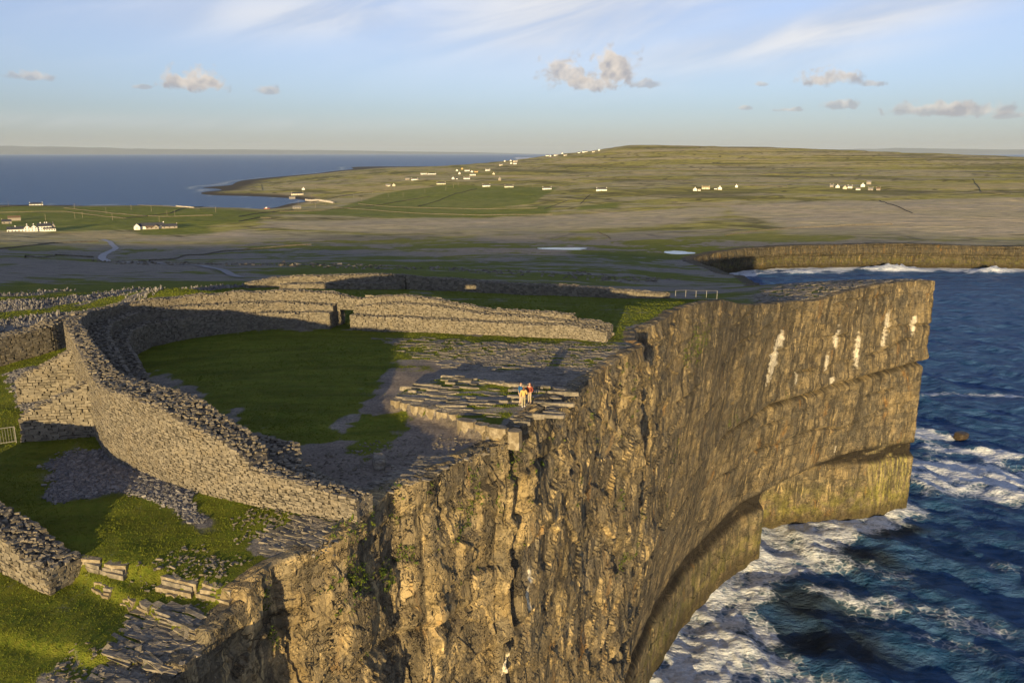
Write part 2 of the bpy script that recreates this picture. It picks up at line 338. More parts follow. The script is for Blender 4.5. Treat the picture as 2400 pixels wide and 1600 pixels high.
# ------------------------------------------------------------------ ground material
def build_ground(T, P, pos):
    g, d, sc, fi, pv, fa = (T.attr(k) for k in ('grass', 'dirt', 'scree', 'field', 'pave', 'far'))
    n1 = T.noise(pos, 0.9, 6, 0.6); n2 = T.noise(pos, 5.0, 5, 0.65); nf = T.noise(T.scale(pos, (.012, .04, 0)), 1.0, 5, .6); nm = T.noise(T.scale(pos, (.06, .16, 0)), 1.0, 4, .6)
    streak = T.noise(T.scale(pos, (.35, 2.6, .5)), 1.0, 5, .65)
    gs = T.ramp(T.math('ADD', g, T.math('MULTIPLY', T.math('SUBTRACT', n2, .5), .75)), .38, .6)
    gcol = T.mix(T.ramp(n1, .3, .7), (.090, .135, .014), (.155, .175, .020))
    gcol = T.mix(T.ramp(n2, .35, .75), gcol, (.15, .15, .024))
    rock = T.mix(T.ramp(n2, .3, .7), (.15, .14, .125), (.34, .31, .26))
    rock = T.mix(T.ramp(streak, .55, .7), rock, (.07, .065, .05))
    rock = T.mix(T.ramp(n1, .5, .8, 0, .6), rock, (.17, .14, .10))
    dirt = T.mix(T.ramp(n2, .3, .7), (.17, .145, .12), (.30, .26, .215))
    scr = T.mix(T.ramp(n2, .35, .65), (.10, .10, .11), (.27, .26, .26))
    base = T.mix(d, rock, dirt); base = T.mix(gs, base, gcol); base = T.mix(T.math('MULTIPLY', sc, .9), base, scr)
    # far country
    fg = T.mix(T.ramp(nm, .3, .7), (.26, .255, .042), (.41, .36, .08)); fr = T.mix(T.ramp(nm, .3, .7), (.33, .285, .145), (.45, .40, .24))
    fs = T.ramp(T.math('ADD', g, T.math('MULTIPLY', T.math('SUBTRACT', nf, .5), 1.2)), .25, .75)
    fcol = T.mix(T.math('MULTIPLY', fs, .85), fr, fg)
    fcol = T.mix(T.ramp(T.noise(T.scale(pos, (.02, .13, 0)), 1.0, 4, .6), .6, .72, 0, .55), fcol, (.085, .08, .034))
    net = T.math('MULTIPLY', T.ramp(T.voro(T.scale(pos, (.011, .024, 0)), 1.0, 'DISTANCE_TO_EDGE'), .07, .02), T.ramp(T.noise(T.scale(pos, (.006, .01, 0)), 1.0, 3), .36, .52))
    fcol = T.mix(T.math('MULTIPLY', net, .7), fcol, (.07, .062, .03))
    ter = T.noise(T.scale(pos, (.0016, .0016, .17)), 1.0, 4, .65)
    fcol = T.mix(T.ramp(ter, .53, .60, 0, .65), fcol, (.46, .37, .20)); fcol = T.mix(T.ramp(ter, .47, .40, 0, .6), fcol, (.09, .085, .03))
    fcol = T.mix(T.math('MULTIPLY', fi, .85), fcol, T.mix(T.ramp(nm, .35, .65), (.12, .165, .020), (.185, .20, .034)))
    fcol = T.mix(T.math('MULTIPLY', pv, .7), fcol, (.46, .39, .29))
    # rocky shore
    nst = T.noise(T.scale(pos, (.035, .13, 0)), 1.0, 7, .75)
    fcol = T.mix(1.0, fcol, T.mix(T.ramp(nst, .32, .68), (.74, .75, .68), (1.52, 1.46, 1.36)), 'MULTIPLY')
    sepz = T.new('ShaderNodeSeparateXYZ'); T.l.new(pos, sepz.inputs[0])
    shore = T.ramp(sepz.outputs[2], 4.5, 1.2)
    fcol = T.mix(T.math('MULTIPLY', shore, T.math('SUBTRACT', 1.0, T.math('MULTIPLY', fi, .5))), fcol, (.09, .075, .05))
    nmid = T.noise(T.scale(pos, (.13, .5, .3)), 1.0, 6, .65); base = T.mix(1.0, base, T.mix(T.ramp(nmid, .3, .7), (.72, .72, .72), (1.25, 1.22, 1.18)), 'MULTIPLY')
    T.put(P.inputs['Base Color'], T.mix(fa, base, fcol))
    hgt = T.math('ADD', T.math('MULTIPLY', n2, .6), T.math('ADD', T.math('MULTIPLY', streak, .5), T.math('MULTIPLY', T.noise(pos, 16.0, 3), .5)))
    b = T.bump(hgt, .9, .16)
    hf = T.math('ADD', T.math('MULTIPLY', nf, 2.2), nm)
    b2 = T.bump(hf, 1.0, 1.6)
    mx = T.new('ShaderNodeMix', data_type='VECTOR'); T.put(mx.inputs[0], fa); T.l.new(b, mx.inputs[4]); T.l.new(b2, mx.inputs[5])
    T.l.new(mx.outputs[1], P.inputs['Normal'])
    P.inputs['Roughness'].default_value = .95; P.inputs['Specular IOR Level'].default_value = .1
M_GROUND = material('ground_material', build_ground)

def polar_ground(name, az0, az1, naz, r0, r1, nr, rpow=None):
    az = np.radians(np.linspace(az0, az1, naz)); rr = np.geomspace(r0, r1, nr)
    R, A = np.meshgrid(rr, az, indexing='ij'); x, y = R*np.sin(A), R*np.cos(A)
    ex, ey = edge_nearest(x, y); inside = poly_sd(x, y, LAND) > 0
    dist = np.hypot(x-ex, y-ey); sea = ~inside
    keep = ~sea & (dist > .25)
    gx, gy = x, y
    z = height(gx, gy)-.25*sst(dist, 1.3, .5)
    gr = masks(gx, gy)
    co = np.stack([gx, gy, z], -1).reshape(-1, 3); F = grid_faces(nr, naz)
    F = F[keep.ravel()[F].all(1)]
    return mesh_np(name, co, F, M_GROUND, smooth=True, attrs=dict(zip(('grass', 'dirt', 'scree', 'field', 'pave', 'far'), gr)), kind='structure')
polar_ground('ground', -58, 56, 580, 16, 9000, 650)
polar_ground('headland', -200, -60, 90, 16, 3000, 70)  # unseen land left of and behind the camera, put in for its shadows

# ------------------------------------------------------------------ cliffs
def resample(pts, fn):
    p = np.array(pts, float); seg = np.hypot(*np.diff(p, axis=0).T); S = np.r_[0, np.cumsum(seg)]
    s, out = 0.0, []
    while s < S[-1]:
        out.append(s); x = np.interp(s, S, p[:, 0]); y = np.interp(s, S, p[:, 1]); s += fn(x, y)
    out = np.array(out); return out, np.interp(out, S, p[:, 0]), np.interp(out, S, p[:, 1]), S
def cells(s, z, ws, wz, seed, soft=.05):
    """blocky relief: random offset per bed and joint-bounded block"""
    zz = z/wz+(fbm(s/(ws*9), s*0, 2, seed)-.5)*.6
    iz = np.floor(zz); fz = zz-iz
    def col(iz):
        ss = s/ws+_h(iz, iz*0, seed+5)*7.3
        i = np.floor(ss); f = ss-i; a = _h(i, iz, seed+1); b = _h(i+1, iz, seed+1)
        t = sst(f, 1-soft, 1.0); a = a+(_h(i, iz, seed+2)-.5)*1.5*(f-.5)+(_h(i, iz, seed+3)-.5)*1.3*(fz-.5)
        b = b+(_h(i+1, iz, seed+2)-.5)*1.5*(-.5)+(_h(i+1, iz, seed+3)-.5)*1.3*(fz-.5)
        return a+(b-a)*t, np.minimum(f, 1-f)
    a, e = col(iz); b, _ = col(iz+1)
    return a+(b-a)*sst(fz, 1-soft, 1.0)-.5, np.minimum(np.minimum(fz, 1-fz)*wz, e*ws)
def facets(s, z, ws, wz, seed, tilt):
    """angular fracture faces: every Voronoi cell is one tilted plane"""
    u, v = s/ws, z/wz; iu, iv = np.floor(u), np.floor(v); d1 = np.full(u.shape, 9.0); d2 = np.full(u.shape, 9.0); val = np.zeros(u.shape); idh = np.zeros(u.shape)
    for a in (-1, 0, 1):
        for b in (-1, 0, 1):
            cu, cv = iu+a, iv+b; px = cu+_h(cu, cv, seed); py = cv+_h(cu, cv, seed+1); d = np.hypot(u-px, v-py)
            h0 = _h(cu, cv, seed+2); f = (h0-.5)+tilt*((_h(cu, cv, seed+3)-.5)*(u-px)+(_h(cu, cv, seed+4)-.5)*(v-py))
            m = d < d1; d2 = np.where(m, d1, np.minimum(d2, d)); val = np.where(m, f, val); idh = np.where(m, h0, idh); d1 = np.where(m, d, d1)
    return val, (d2-d1)*ws, idh-.5
CUM_S = np.r_[0, np.cumsum(np.hypot(*np.diff(EDGE, axis=0).T))]
def edge_hit(u, v, i0=8, i1=50):
    """pixel -> (arc length, z) on the vertical sheet under the cliff edge"""
    d = unproject(u, v, 80.0)
    best = None
    for i in range(i0, i1):
        a, b = EDGE[i], EDGE[i+1]; A = np.array([d, -(b-a)]).T
        if abs(np.linalg.det(A)) < 1e-9: continue
        t, q = np.linalg.solve(A, a)
        if -.001 <= q <= 1.001 and t > 0:
            c = (CUM_S[i]+q*(CUM_S[i+1]-CUM_S[i]), 100-20*t)
            if best is None or t < best[2]: best = (*c, t)
    return best[:2] if best else None
def cliff_mesh(name, i0, i1, spacing, nrow, amp, near):
    pts = EDGE[i0:i1]; s, x, y, S = resample(pts, spacing); s = s+CUM_S[i0]
    tx, ty = np.gradient(x), np.gradient(y); L = np.hypot(tx, ty); nx, ny = ty/L, -tx/L
    k = np.maximum(1, int(2.2/np.median(np.diff(s)))); ker = np.hanning(2*k+3); ker /= ker.sum()
    pad = lambda a: np.convolve(np.pad(a, k+1, 'edge'), ker, 'valid')
    nx, ny = pad(nx), pad(ny); L = np.hypot(nx, ny); nx, ny = nx/L, ny/L
    zt = height(x-nx*.6, y-ny*.6)
    t = np.linspace(0, 1, nrow)
    if near: t = t**.92
    Z = zt[None]+(-3.0-zt[None])*t[:, None]; Sg = np.repeat(s[None], nrow, 0)
    dep = zt[None]-Z
    off = np.zeros(Z.shape); crack = np.full(Z.shape, 9.0)
    rough = (1.0 if not near else 1.0-.62*sst(Sg, CUM_S[35], CUM_S[41]))
    tone3 = np.zeros(Z.shape); band = np.zeros(Z.shape); tone1 = np.zeros(Z.shape) if near else np.full(Z.shape, -.42); tone2 = np.zeros(Z.shape)
    if near:
        Zd = Z+Sg*.05+(fbm(Sg/30, Z/30, 2, 99)-.5)*4
        lean = Sg-Zd*.10
        c, e, _h0 = facets(lean, Zd, 12.0, 11.0, 100, 1.5); off += c*.5*amp*rough; crack = np.minimum(crack, e/.30)
        c, e = cells(lean, Zd, 6.4, 3.1, 110, .03); off += c*.46*amp*rough**2; tone1 = c; crack = np.minimum(crack, e/.16)
        c, e, t_ = facets(lean+3, Zd, 4.0, 3.2, 120, 1.4); off += c*.44*amp*rough; tone2 = t_; crack = np.minimum(crack, e/.12)
        c, e, _h0 = facets(lean+9, Zd+5, 1.7, 1.4, 130, 1.7); off += c*.16*amp*rough**1.5; tone3 = _h0; crack = np.minimum(crack, e/.07)
        off += (fbm(Sg/18, Z/34, 2, 140)-.5)*.8*amp
        # thin beds near the top stand out as small steps
        bed = dep/.55+(fbm(Sg/4, Z/4, 2, 150)-.5)*1.6; off += (_h(np.floor(bed), np.floor(Sg/2.3+_h(np.floor(bed), bed*0, 7)*9), 151)-.5)*.42*np.exp(-dep/5)
        # bedding planes weathered back into dark lines
        for zb, db, fr in ((70, .25, .5), (63.5, .35, .55), (55, .3, .5), (50, .45, .6), (37, .4, .55), (31, .35, .5)):
            zz = zb+(fbm(Sg/22, Sg*0+zb, 3, 155)-.5)*5; m_ = sst(fbm(Sg/13, Sg*0+zb*3, 2, 157), fr-.14, fr)
            off -= m_*db*np.exp(-((Z-zz)/.32)**2)*2.0; off += m_*db*.6*np.exp(-((Z-zz-1.0)/.8)**2)
        # main ledge and overhanging lower lip
        zl = 44+(fbm(Sg/25, Sg*0, 2, 160)-.5)*3
        fade = sst(Sg, CUM_S[28], CUM_S[36])
        off += fade*(.6*np.exp(-((Z-zl-1.3)/1.7)**2)-2.0*np.exp(-((Z-zl+.7)/.75)**2)-.5*sst(Z, zl, zl-1))
        zp = 16+4.5*sst(Sg, CUM_S[42], CUM_S[45])+(fbm(Sg/18, Sg*0, 2, 163)-.5)*2.5
        rec = sst(Z, zp+.3, zp-.4); lo = sst(Z, zp-2.6, zp-4.4)
        ca = CUM_S[44]-2; pil = 1-.85*sst(Sg, ca+16, ca+40)
        ins = np.interp(Sg, [CUM_S[26], CUM_S[38], CUM_S[41], CUM_S[42], CUM_S[43], CUM_S[45], CUM_S[47]], [0, 4, 9, 8.5, 7, 4, 0])
        off += -ins*np.clip((70-Z)/(70-zp), 0, 1)**1.3-rec*(1-lo)*1.0+lo*.3
        arch = sst(Sg, ca-1.5, ca+3.5)*(1-sst(Sg, ca+6, ca+44)); arch = arch*sst(Z, zp+.2, zp-4.5)
        off -= arch*12.0
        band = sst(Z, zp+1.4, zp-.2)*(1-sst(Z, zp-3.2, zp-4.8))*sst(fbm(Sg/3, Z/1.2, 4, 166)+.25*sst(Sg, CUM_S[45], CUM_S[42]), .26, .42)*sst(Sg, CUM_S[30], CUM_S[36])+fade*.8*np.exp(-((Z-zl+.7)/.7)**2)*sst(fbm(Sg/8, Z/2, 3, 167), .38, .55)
        # vertical gullies
        for sg, wg, dg in ((edge_s(24)+.9, .6, .9), (edge_s(36), 1.3, .8), (edge_s(14)-1.2, .8, .4), (edge_s(20), .6, .4), (edge_s(31), .8, .4)):
            wob = (fbm(Z/9, Z*0+sg, 3, 170)-.5)*3.5*sst(dep, 0, 14)
            off -= dg*np.exp(-((Sg-sg-wob)/wg)**2)*sst(Z, 26, 50)
    else:
        for ws, wz, a, sd in ((26, 9, 2.2, 200), (9, 4.5, 1.2, 210), (3.5, 2.2, .6, 220)):
            c, e = cells(Sg, Z, ws, wz, sd); off += c*a*amp
        off += (fbm(Sg/22, Z/30, 4, 240)-.5)*7.0*amp+(fbm(Sg/3, Z/12, 3, 243)-.5)*1.5
        off -= 1.6*sst(Z, zt[None]*.62, zt[None]*.55)-1.0*sst(Z, zt[None]*.3, zt[None]*.2)
    off *= sst(dep, -.01, 2.2)*.8+.2
    X = x[None]+nx[None]*off; Y = y[None]+ny[None]*off
    # rim: rows of broken rock running inland from the edge
    inl = np.array([1.9, 1.2, .7, .3])[:, None]*np.maximum(1.0, np.hypot(x, y)/90)[None]; Xr = x[None]-nx[None]*inl; Yr = y[None]-ny[None]*inl
    Zr = height(Xr, Yr); bl = _h(np.floor(Sg[:4]/.9+_h(np.arange(4.)[:, None], np.zeros((4, 1)), 3)*5), np.arange(4.)[:, None]+0*Sg[:4], 181)
    Zr = Zr+(bl-.25)*np.array([0, .14, .22, .26])[:, None]+np.array([-.22, 0, .02, .02])[:, None]
    X = np.r_[Xr, X]; Y = np.r_[Yr, Y]; Z = np.r_[Zr, Z]; Sg2 = np.r_[Sg[:4], Sg]; dep2 = np.r_[np.zeros((4, len(s))), dep]
    cr = np.r_[np.full((4, len(s)), 9.0), crack]
    wh = np.zeros(Z.shape)
    if near:
        nn = fbm(Sg2/.9, Z/.6, 3, 190)-.5
        for (u, v, a, b) in WHITES:
            q = edge_hit(u, v)
            if q: wh = np.maximum(wh, sst(np.hypot((Sg2-q[0])/a, (Z-q[1])/b)+nn*1.5, 1.1, .7))
    co = np.stack([X, Y, Z], -1).reshape(-1, 3)
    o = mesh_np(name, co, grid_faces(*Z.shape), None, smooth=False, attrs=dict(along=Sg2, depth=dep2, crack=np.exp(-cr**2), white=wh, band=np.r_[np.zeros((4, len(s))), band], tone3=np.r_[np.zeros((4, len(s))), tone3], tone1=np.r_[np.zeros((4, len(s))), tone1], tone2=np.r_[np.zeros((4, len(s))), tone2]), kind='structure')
    return o, dict(s=Sg2, X=X, Y=Y, Z=Z, nx=nx, ny=ny, dep=dep2)
def edge_s(i): return CUM_S[i]
WHITES = [(1826,850,2.2,5.0),(1838,800,2.0,2.2),(1968,795,1.3,2.6),(2015,815,1.0,4.4),(2016,845,1.0,2.4),(2080,760,1.1,3.6),(2140,760,1.2,2.6),(2072,800,.7,1.5),(1950,850,.8,2.0),(1882,890,.6,2.0),(1960,895,1.0,1.0),(1232,1395,.35,1.0),(1240,1350,.3,.6),(1190,1550,.5,1.6),(1985,1060,.4,1.2)]
FOOT_S = CUM_S[47]
def build_cliff(T, P, pos):
    s, dp, cr, wh = (T.attr(k) for k in ('along', 'depth', 'crack', 'white'))
    cm = T.new('ShaderNodeCombineXYZ'); T.l.new(s, cm.inputs[0]); sp = T.new('ShaderNodeSeparateXYZ'); T.l.new(pos, sp.inputs[0]); z = sp.outputs[2]
    T.l.new(z, cm.inputs[1]); sz = cm.outputs[0]
    vs = T.noise(T.scale(sz, (.55, .07, 1)), 1.0, 6, .6, .4); vs2 = T.noise(T.scale(sz, (1.1, .13, 1)), 1.0, 6, .62, .9); pm = T.noise(T.scale(sz, (.09, .12, 1)), 1.0, 4, .6, .6)
    n1 = T.noise(pos, .35, 6, .6); n2 = T.noise(pos, 2.2, 5, .65); n3 = T.noise(pos, 7.0, 4, .6)
    t1, t2, t3 = T.attr('tone1'), T.attr('tone2'), T.attr('tone3')
    c = T.mix(T.ramp(n1, .32, .68), (.225, .168, .084), (.145, .128, .098))
    c = T.mix(T.ramp(t1, -.1, .5, 0, .5), c, (.33, .255, .135)); c = T.mix(T.ramp(t1, -.1, -.5, 0, .55), c, (.115, .105, .088))
    c = T.mix(T.ramp(t2, .1, .5, 0, .5), c, (.37, .29, .165)); c = T.mix(T.ramp(t2, -.1, -.5, 0, .45), c, (.11, .092, .066))
    c = T.mix(T.ramp(T.noise(T.scale(sz, (.16, .05, 1)), 1.0, 4, .6, .5), .46, .60, 0, .72), c, (.088, .082, .068))
    c = T.mix(T.ramp(t3, .15, .5, 0, .5), c, (.36, .285, .165)); c = T.mix(T.ramp(t3, -.15, -.5, 0, .5), c, (.115, .10, .078))
    c = T.mix(T.ramp(vs, .50, .60, 0, .85), c, (.060, .053, .042))
    c = T.mix(T.math('MULTIPLY', T.ramp(vs2, .56, .66, 0, .9), T.ramp(pm, .38, .55)), c, (.45, .35, .19))
    c = T.mix(T.ramp(vs2, .43, .35, 0, .6), c, (.085, .075, .057))
    c = T.mix(T.ramp(T.noise(T.scale(pos, (.5, .5, .22)), .5, 5, .6, .5), .60, .72, 0, .75), c, (.30, .165, .05))
    c = T.mix(T.math('MULTIPLY', T.math('MULTIPLY', cr, T.ramp(n2, .4, .6)), .7), c, (.04, .035, .028))
    c = T.mix(T.ramp(n3, .56, .72, 0, .45), c, (.07, .06, .045)); c = T.mix(T.ramp(n3, .42, .30, 0, .35), c, (.42, .34, .21))
    c = T.mix(T.math('MULTIPLY', wh, .95), c, T.mix(T.ramp(n2, .3, .7), (.60, .53, .40), (.80, .74, .62)))
    foot = T.math('MULTIPLY', T.ramp(s, FOOT_S-14, FOOT_S-4), T.math('MULTIPLY', T.ramp(s, FOOT_S+10, FOOT_S+2), T.ramp(z, 24, 16)))
    c = T.mix(T.math('MULTIPLY', foot, T.ramp(vs2, .44, .60, .05, .8)), c, T.mix(T.ramp(n2, .4, .6), (.40, .33, .16), (.33, .32, .06)))
    alg = T.math('MULTIPLY', T.ramp(z, 16, 4), T.ramp(n1, .4, .62))
    c = T.mix(T.math('MULTIPLY', alg, .6), c, (.17, .16, .03))
    c = T.mix(T.ramp(z, 5.5, 1.5, 0, .8), c, (.07, .055, .03))
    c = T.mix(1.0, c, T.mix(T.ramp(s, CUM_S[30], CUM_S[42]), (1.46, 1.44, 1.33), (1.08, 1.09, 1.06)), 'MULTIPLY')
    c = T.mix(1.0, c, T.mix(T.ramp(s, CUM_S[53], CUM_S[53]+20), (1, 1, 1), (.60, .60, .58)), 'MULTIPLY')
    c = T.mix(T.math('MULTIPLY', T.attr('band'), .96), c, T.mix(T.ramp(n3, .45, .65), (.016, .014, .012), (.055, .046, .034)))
    wn = T.new('ShaderNodeTexNoise'); T.put(wn.inputs['Vector'], T.scale(pos, (.4, .4, .4))); wz = T.vmath('ADD', T.scale(sz, (.62, .40, 1)), T.scale(wn.outputs['Color'], (1.1, 1.1, 0)))
    ce = T.ramp(T.voro(wz, 1.0, 'DISTANCE_TO_EDGE'), 0, .05); ce2 = T.ramp(T.voro(wz, 2.6, 'DISTANCE_TO_EDGE'), 0, .07)
    vc = T.new('ShaderNodeTexVoronoi'); T.put(vc.inputs['Vector'], wz); vc.inputs['Scale'].default_value = 1.7; cellv = T.new('ShaderNodeSeparateColor'); T.l.new(vc.outputs['Color'], cellv.inputs[0]); cv = cellv.outputs[0]
    jn = T.ramp(pm, .36, .52)
    c = T.mix(1.0, c, T.mix(cv, (.78, .77, .75), (1.22, 1.2, 1.14)), 'MULTIPLY')
    c = T.mix(T.math('MULTIPLY', T.math('MULTIPLY', T.math('SUBTRACT', 1.0, ce), jn), .6), c, (.035, .03, .024)); c = T.mix(T.math('MULTIPLY', T.math('MULTIPLY', T.math('SUBTRACT', 1.0, ce2), jn), .3), c, (.05, .042, .033))
    T.put(P.inputs['Base Color'], c)
    hb = T.math('ADD', T.math('MULTIPLY', ce, 1.4), T.math('ADD', T.math('MULTIPLY', ce2, .7), T.math('MULTIPLY', cv, .9)))
    hb = T.math('ADD', T.math('ADD', hb, T.math('MULTIPLY', n2, 1.0)), T.math('ADD', T.math('MULTIPLY', n3, .7), T.math('MULTIPLY', vs2, .8)))
    T.l.new(T.bump(hb, .7, .13), P.inputs['Normal'])
    P.inputs['Roughness'].default_value = .92
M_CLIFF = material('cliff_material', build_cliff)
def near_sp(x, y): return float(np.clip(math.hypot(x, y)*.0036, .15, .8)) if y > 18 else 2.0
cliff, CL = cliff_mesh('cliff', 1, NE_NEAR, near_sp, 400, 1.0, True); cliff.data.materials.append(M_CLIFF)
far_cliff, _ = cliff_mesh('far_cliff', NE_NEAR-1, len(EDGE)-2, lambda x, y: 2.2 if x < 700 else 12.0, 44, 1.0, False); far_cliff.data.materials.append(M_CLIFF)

# ------------------------------------------------------------------ sea
def ocean_tile(n=256, size=160.0, wind=6.5, seed=4, ang=math.radians(200)):
    g = np.random.default_rng(seed); k1 = 2*np.pi*np.fft.fftfreq(n, size/n); kx, ky = np.meshgrid(k1, k1, indexing='ij')
    k = np.hypot(kx, ky); k[0, 0] = 1e-6; Lw = wind**2/9.81
    ph = np.exp(-1/(k*Lw)**2)/k**4*(((kx*math.cos(ang)+ky*math.sin(ang))/k)**2*.85+.15)*np.exp(-(k*.35)**2); ph[0, 0] = 0
    a = (g.normal(size=(n, n))+1j*g.normal(size=(n, n)))*np.sqrt(ph)
    h = np.fft.ifft2(a).real; sc_ = 1/h.std(); h = h*sc_
    dx = np.fft.ifft2(-1j*kx/k*a).real*sc_; dy = np.fft.ifft2(-1j*ky/k*a).real*sc_
    return h, dx, dy
OC = ocean_tile()
def samp(t, x, y, size=160.0):
    n = t.shape[0]; u, v = (x/size*n) % n, (y/size*n) % n; i, j = np.floor(u).astype(int), np.floor(v).astype(int); fu, fv = u-i, v-j; i %= n; j %= n; i2, j2 = (i+1) % n, (j+1) % n
    return (t[i, j]*(1-fu)+t[i2, j]*fu)*(1-fv)+(t[i, j2]*(1-fu)+t[i2, j2]*fu)*fv
FOAMS = [(1640,1520,20,12,.5,1.0),(1560,1590,16,10,.4,1.0),(1800,1560,14,7,-.4,.8),(1610,1420,9,8,.6,.75),(2280,1110,34,14,-.25,.9),(1880,1170,9,7,0,1.0),(1900,1190,12,9,-.4,.95),(1700,1330,9,9,.7,.8),(2000,1330,20,6,-.5,.55),(1830,1250,12,5,.2,.7),(2220,1090,26,10,-.2,1.0),(2330,1060,26,5,-.35,1.0),(2190,1130,10,14,0,.9),(2300,1150,22,8,-.3,.85),(2150,1010,6,8,0,.8),
         (2250,925,40,2.5,-.1,.7),(2350,930,50,2.5,-.12,.75),(2200,1020,8,3,0,.8),(2100,1420,26,5,-.6,.5),(1980,1400,14,4,-.7,.6),(2350,1330,14,5,-.5,.35),(2040,1230,14,3,.1,.55),(1750,1500,16,5,-.6,.6),(2200,1500,24,3,-.6,.4)]
KELP = [(1850,1410,18,12,-.5),(2000,1310,16,6,-.5),(1760,1480,12,7,-.5),(2080,1240,12,5,.1),(1960,1500,20,9,-.6)]
def polar_sea(name, azs, rr):
    R, A = np.meshgrid(rr, azs, indexing='ij'); x, y = R*np.sin(A), R*np.cos(A)
    amp = sst(R, 1100, 300); sh = 0.55
    wx, wy = x*.92+y*.38, y*.92-x*.38
    hz = samp(OC[0], x, y)*sh+samp(OC[0], wx/2.9, wy/2.9)*.5+samp(OC[0], wx*2.3, wy*2.3)*.12; dx = samp(OC[1], x, y)*sh; dy = samp(OC[2], x, y)*sh
    ex, ey = edge_nearest(x, y); inside = poly_sd(x, y, LAND) > 0; de = np.hypot(x-ex, y-ey); de = np.where(inside, 0, de)
    n = fbm(x/7, y/7, 5, 61); nf = fbm(x/2.2+n*3, y/2.2, 4, 63); nb = fbm(x/28, y/28, 3, 65)
    foam = np.zeros(x.shape)
    for (u, v, a, b, an, am) in FOAMS:
        q = unproject(u, v, 0.0); ca, sa = math.cos(an), math.sin(an); px, py = x-q[0], y-q[1]
        r_ = np.hypot((px*ca+py*sa)/a, (-px*sa+py*ca)/b); foam = np.maximum(foam, am*sst(r_+(n-.5)*1.6, 1.35, .25))
    coast = sst(de+(n-.5)*12, 9, 1)*.8*(R < 330)
    fars = sst(de+(n-.5)*34+(nb-.5)*60, 34, 8)*(R > 330)*sst(x, -50, 150)*1.1
    crest = sst(samp(OC[0], x, y)+(nf-.5)*1.6, 2.5, 3.4)*.35
    foam = np.clip(np.maximum(np.maximum(foam, coast), np.maximum(fars, crest)), 0, 1)
    # low surf along the north shore
    hb = base_h(x, y); foam = np.maximum(foam, sst(np.abs(hb+.9), .9, .2)*.6*(y > 1200))
    foam = foam*np.where(R < 900, np.clip(.35+nf*1.5, 0, 1.3), 1.0)
    hz = hz+foam*(nf-.4)*.7
    burst = np.zeros(x.shape)
    for (u, v, a, hh) in ((2090, 632, 20, 5.0), (2330, 637, 16, 4.0), (1880, 640, 18, 2.0)):
        q = unproject(u, v, 0.0); burst += hh*np.exp(-((x-q[0])/a)**2-((y-q[1])/5)**2)
    kelp = np.zeros(x.shape)
    for (u, v, a, b, an) in KELP:
        q = unproject(u, v, 0.0); ca, sa = math.cos(an), math.sin(an); px, py = x-q[0], y-q[1]
        kelp = np.maximum(kelp, sst(np.hypot((px*ca+py*sa)/a, (-px*sa+py*ca)/b)+(nb-.5)*1.2+(n-.5)*.8, 1.2, .4))
    teal = sst(de, 110, 20)*(R < 500)
    co = np.stack([x-dx*amp*.6, y-dy*amp*.6, hz*amp+burst*(.6+nf)], -1).reshape(-1, 3)
    return mesh_np(name, co, grid_faces(*x.shape), M_SEA, smooth=True, attrs=dict(foam=np.maximum(foam, np.clip(burst, 0, 1)), kelp=kelp, teal=teal), kind='structure')
def build_sea(T, P, pos):
    f, k, te = T.attr('foam'), T.attr('kelp'), T.attr('teal')
    n1 = T.noise(T.scale(pos, (.5, .5, .5)), 1.0, 6, .65, .8); n2 = T.noise(T.scale(pos, (.5, 1.2, .5)), 1.6, 5, .6, .4); wv = T.noise(T.scale(pos, (.14, .42, .2)), 1.0, 6, .65, .3)
    lac = T.voro(T.vmath('ADD', T.scale(pos, (.55, .55, .2)), T.vmath('SCALE', (0, 0, 0))), 1.0, 'DISTANCE_TO_EDGE')
    web = T.ramp(lac, .16, .02)
    fm = T.math('ADD', f, T.math('ADD', T.math('MULTIPLY', T.math('SUBTRACT', n1, .5), 1.0), T.math('MULTIPLY', T.math('SUBTRACT', web, .3), .22)))
    fm = T.math('MULTIPLY', T.ramp(fm, .34, .95), T.ramp(f, .02, .2))
    deep = T.mix(T.ramp(wv, .35, .65), (.018, .062, .155), (.070, .150, .300))
    deep = T.mix(T.math('MULTIPLY', te, .2), deep, (.014, .060, .11))
    deep = T.mix(T.math('MULTIPLY', k, .75), deep, (.028, .030, .024))
    deep = T.mix(T.math('MULTIPLY', T.ramp(f, .1, .6), .45), deep, (.07, .15, .20))
    c = T.mix(fm, deep, T.mix(T.ramp(n2, .3, .7), (.50, .56, .62), (.80, .82, .84)))
    T.put(P.inputs['Base Color'], c)
    P.inputs['IOR'].default_value = 1.33; P.inputs['Specular IOR Level'].default_value = .02
    T.put(P.inputs['Roughness'], T.math('ADD', .28, T.math('MULTIPLY', fm, .6)))
    nfar = T.noise(T.scale(pos, (.03, .06, .1)), 1.0, 5, .6)
    T.l.new(T.bump(T.math('ADD', T.math('MULTIPLY', n1, .8), T.math('MULTIPLY', nfar, 7.0)), .8, 1.0, T.bump(n2, .7, .25)), P.inputs['Normal'])
M_SEA = material('sea_material', build_sea)
azs = np.radians(np.r_[np.linspace(-75, -6, 120), np.linspace(-5.8, 48, 420), np.linspace(49, 75, 20)])
polar_sea('sea', azs, np.r_[np.geomspace(70, 900, 400), np.geomspace(930, 90000, 120)])

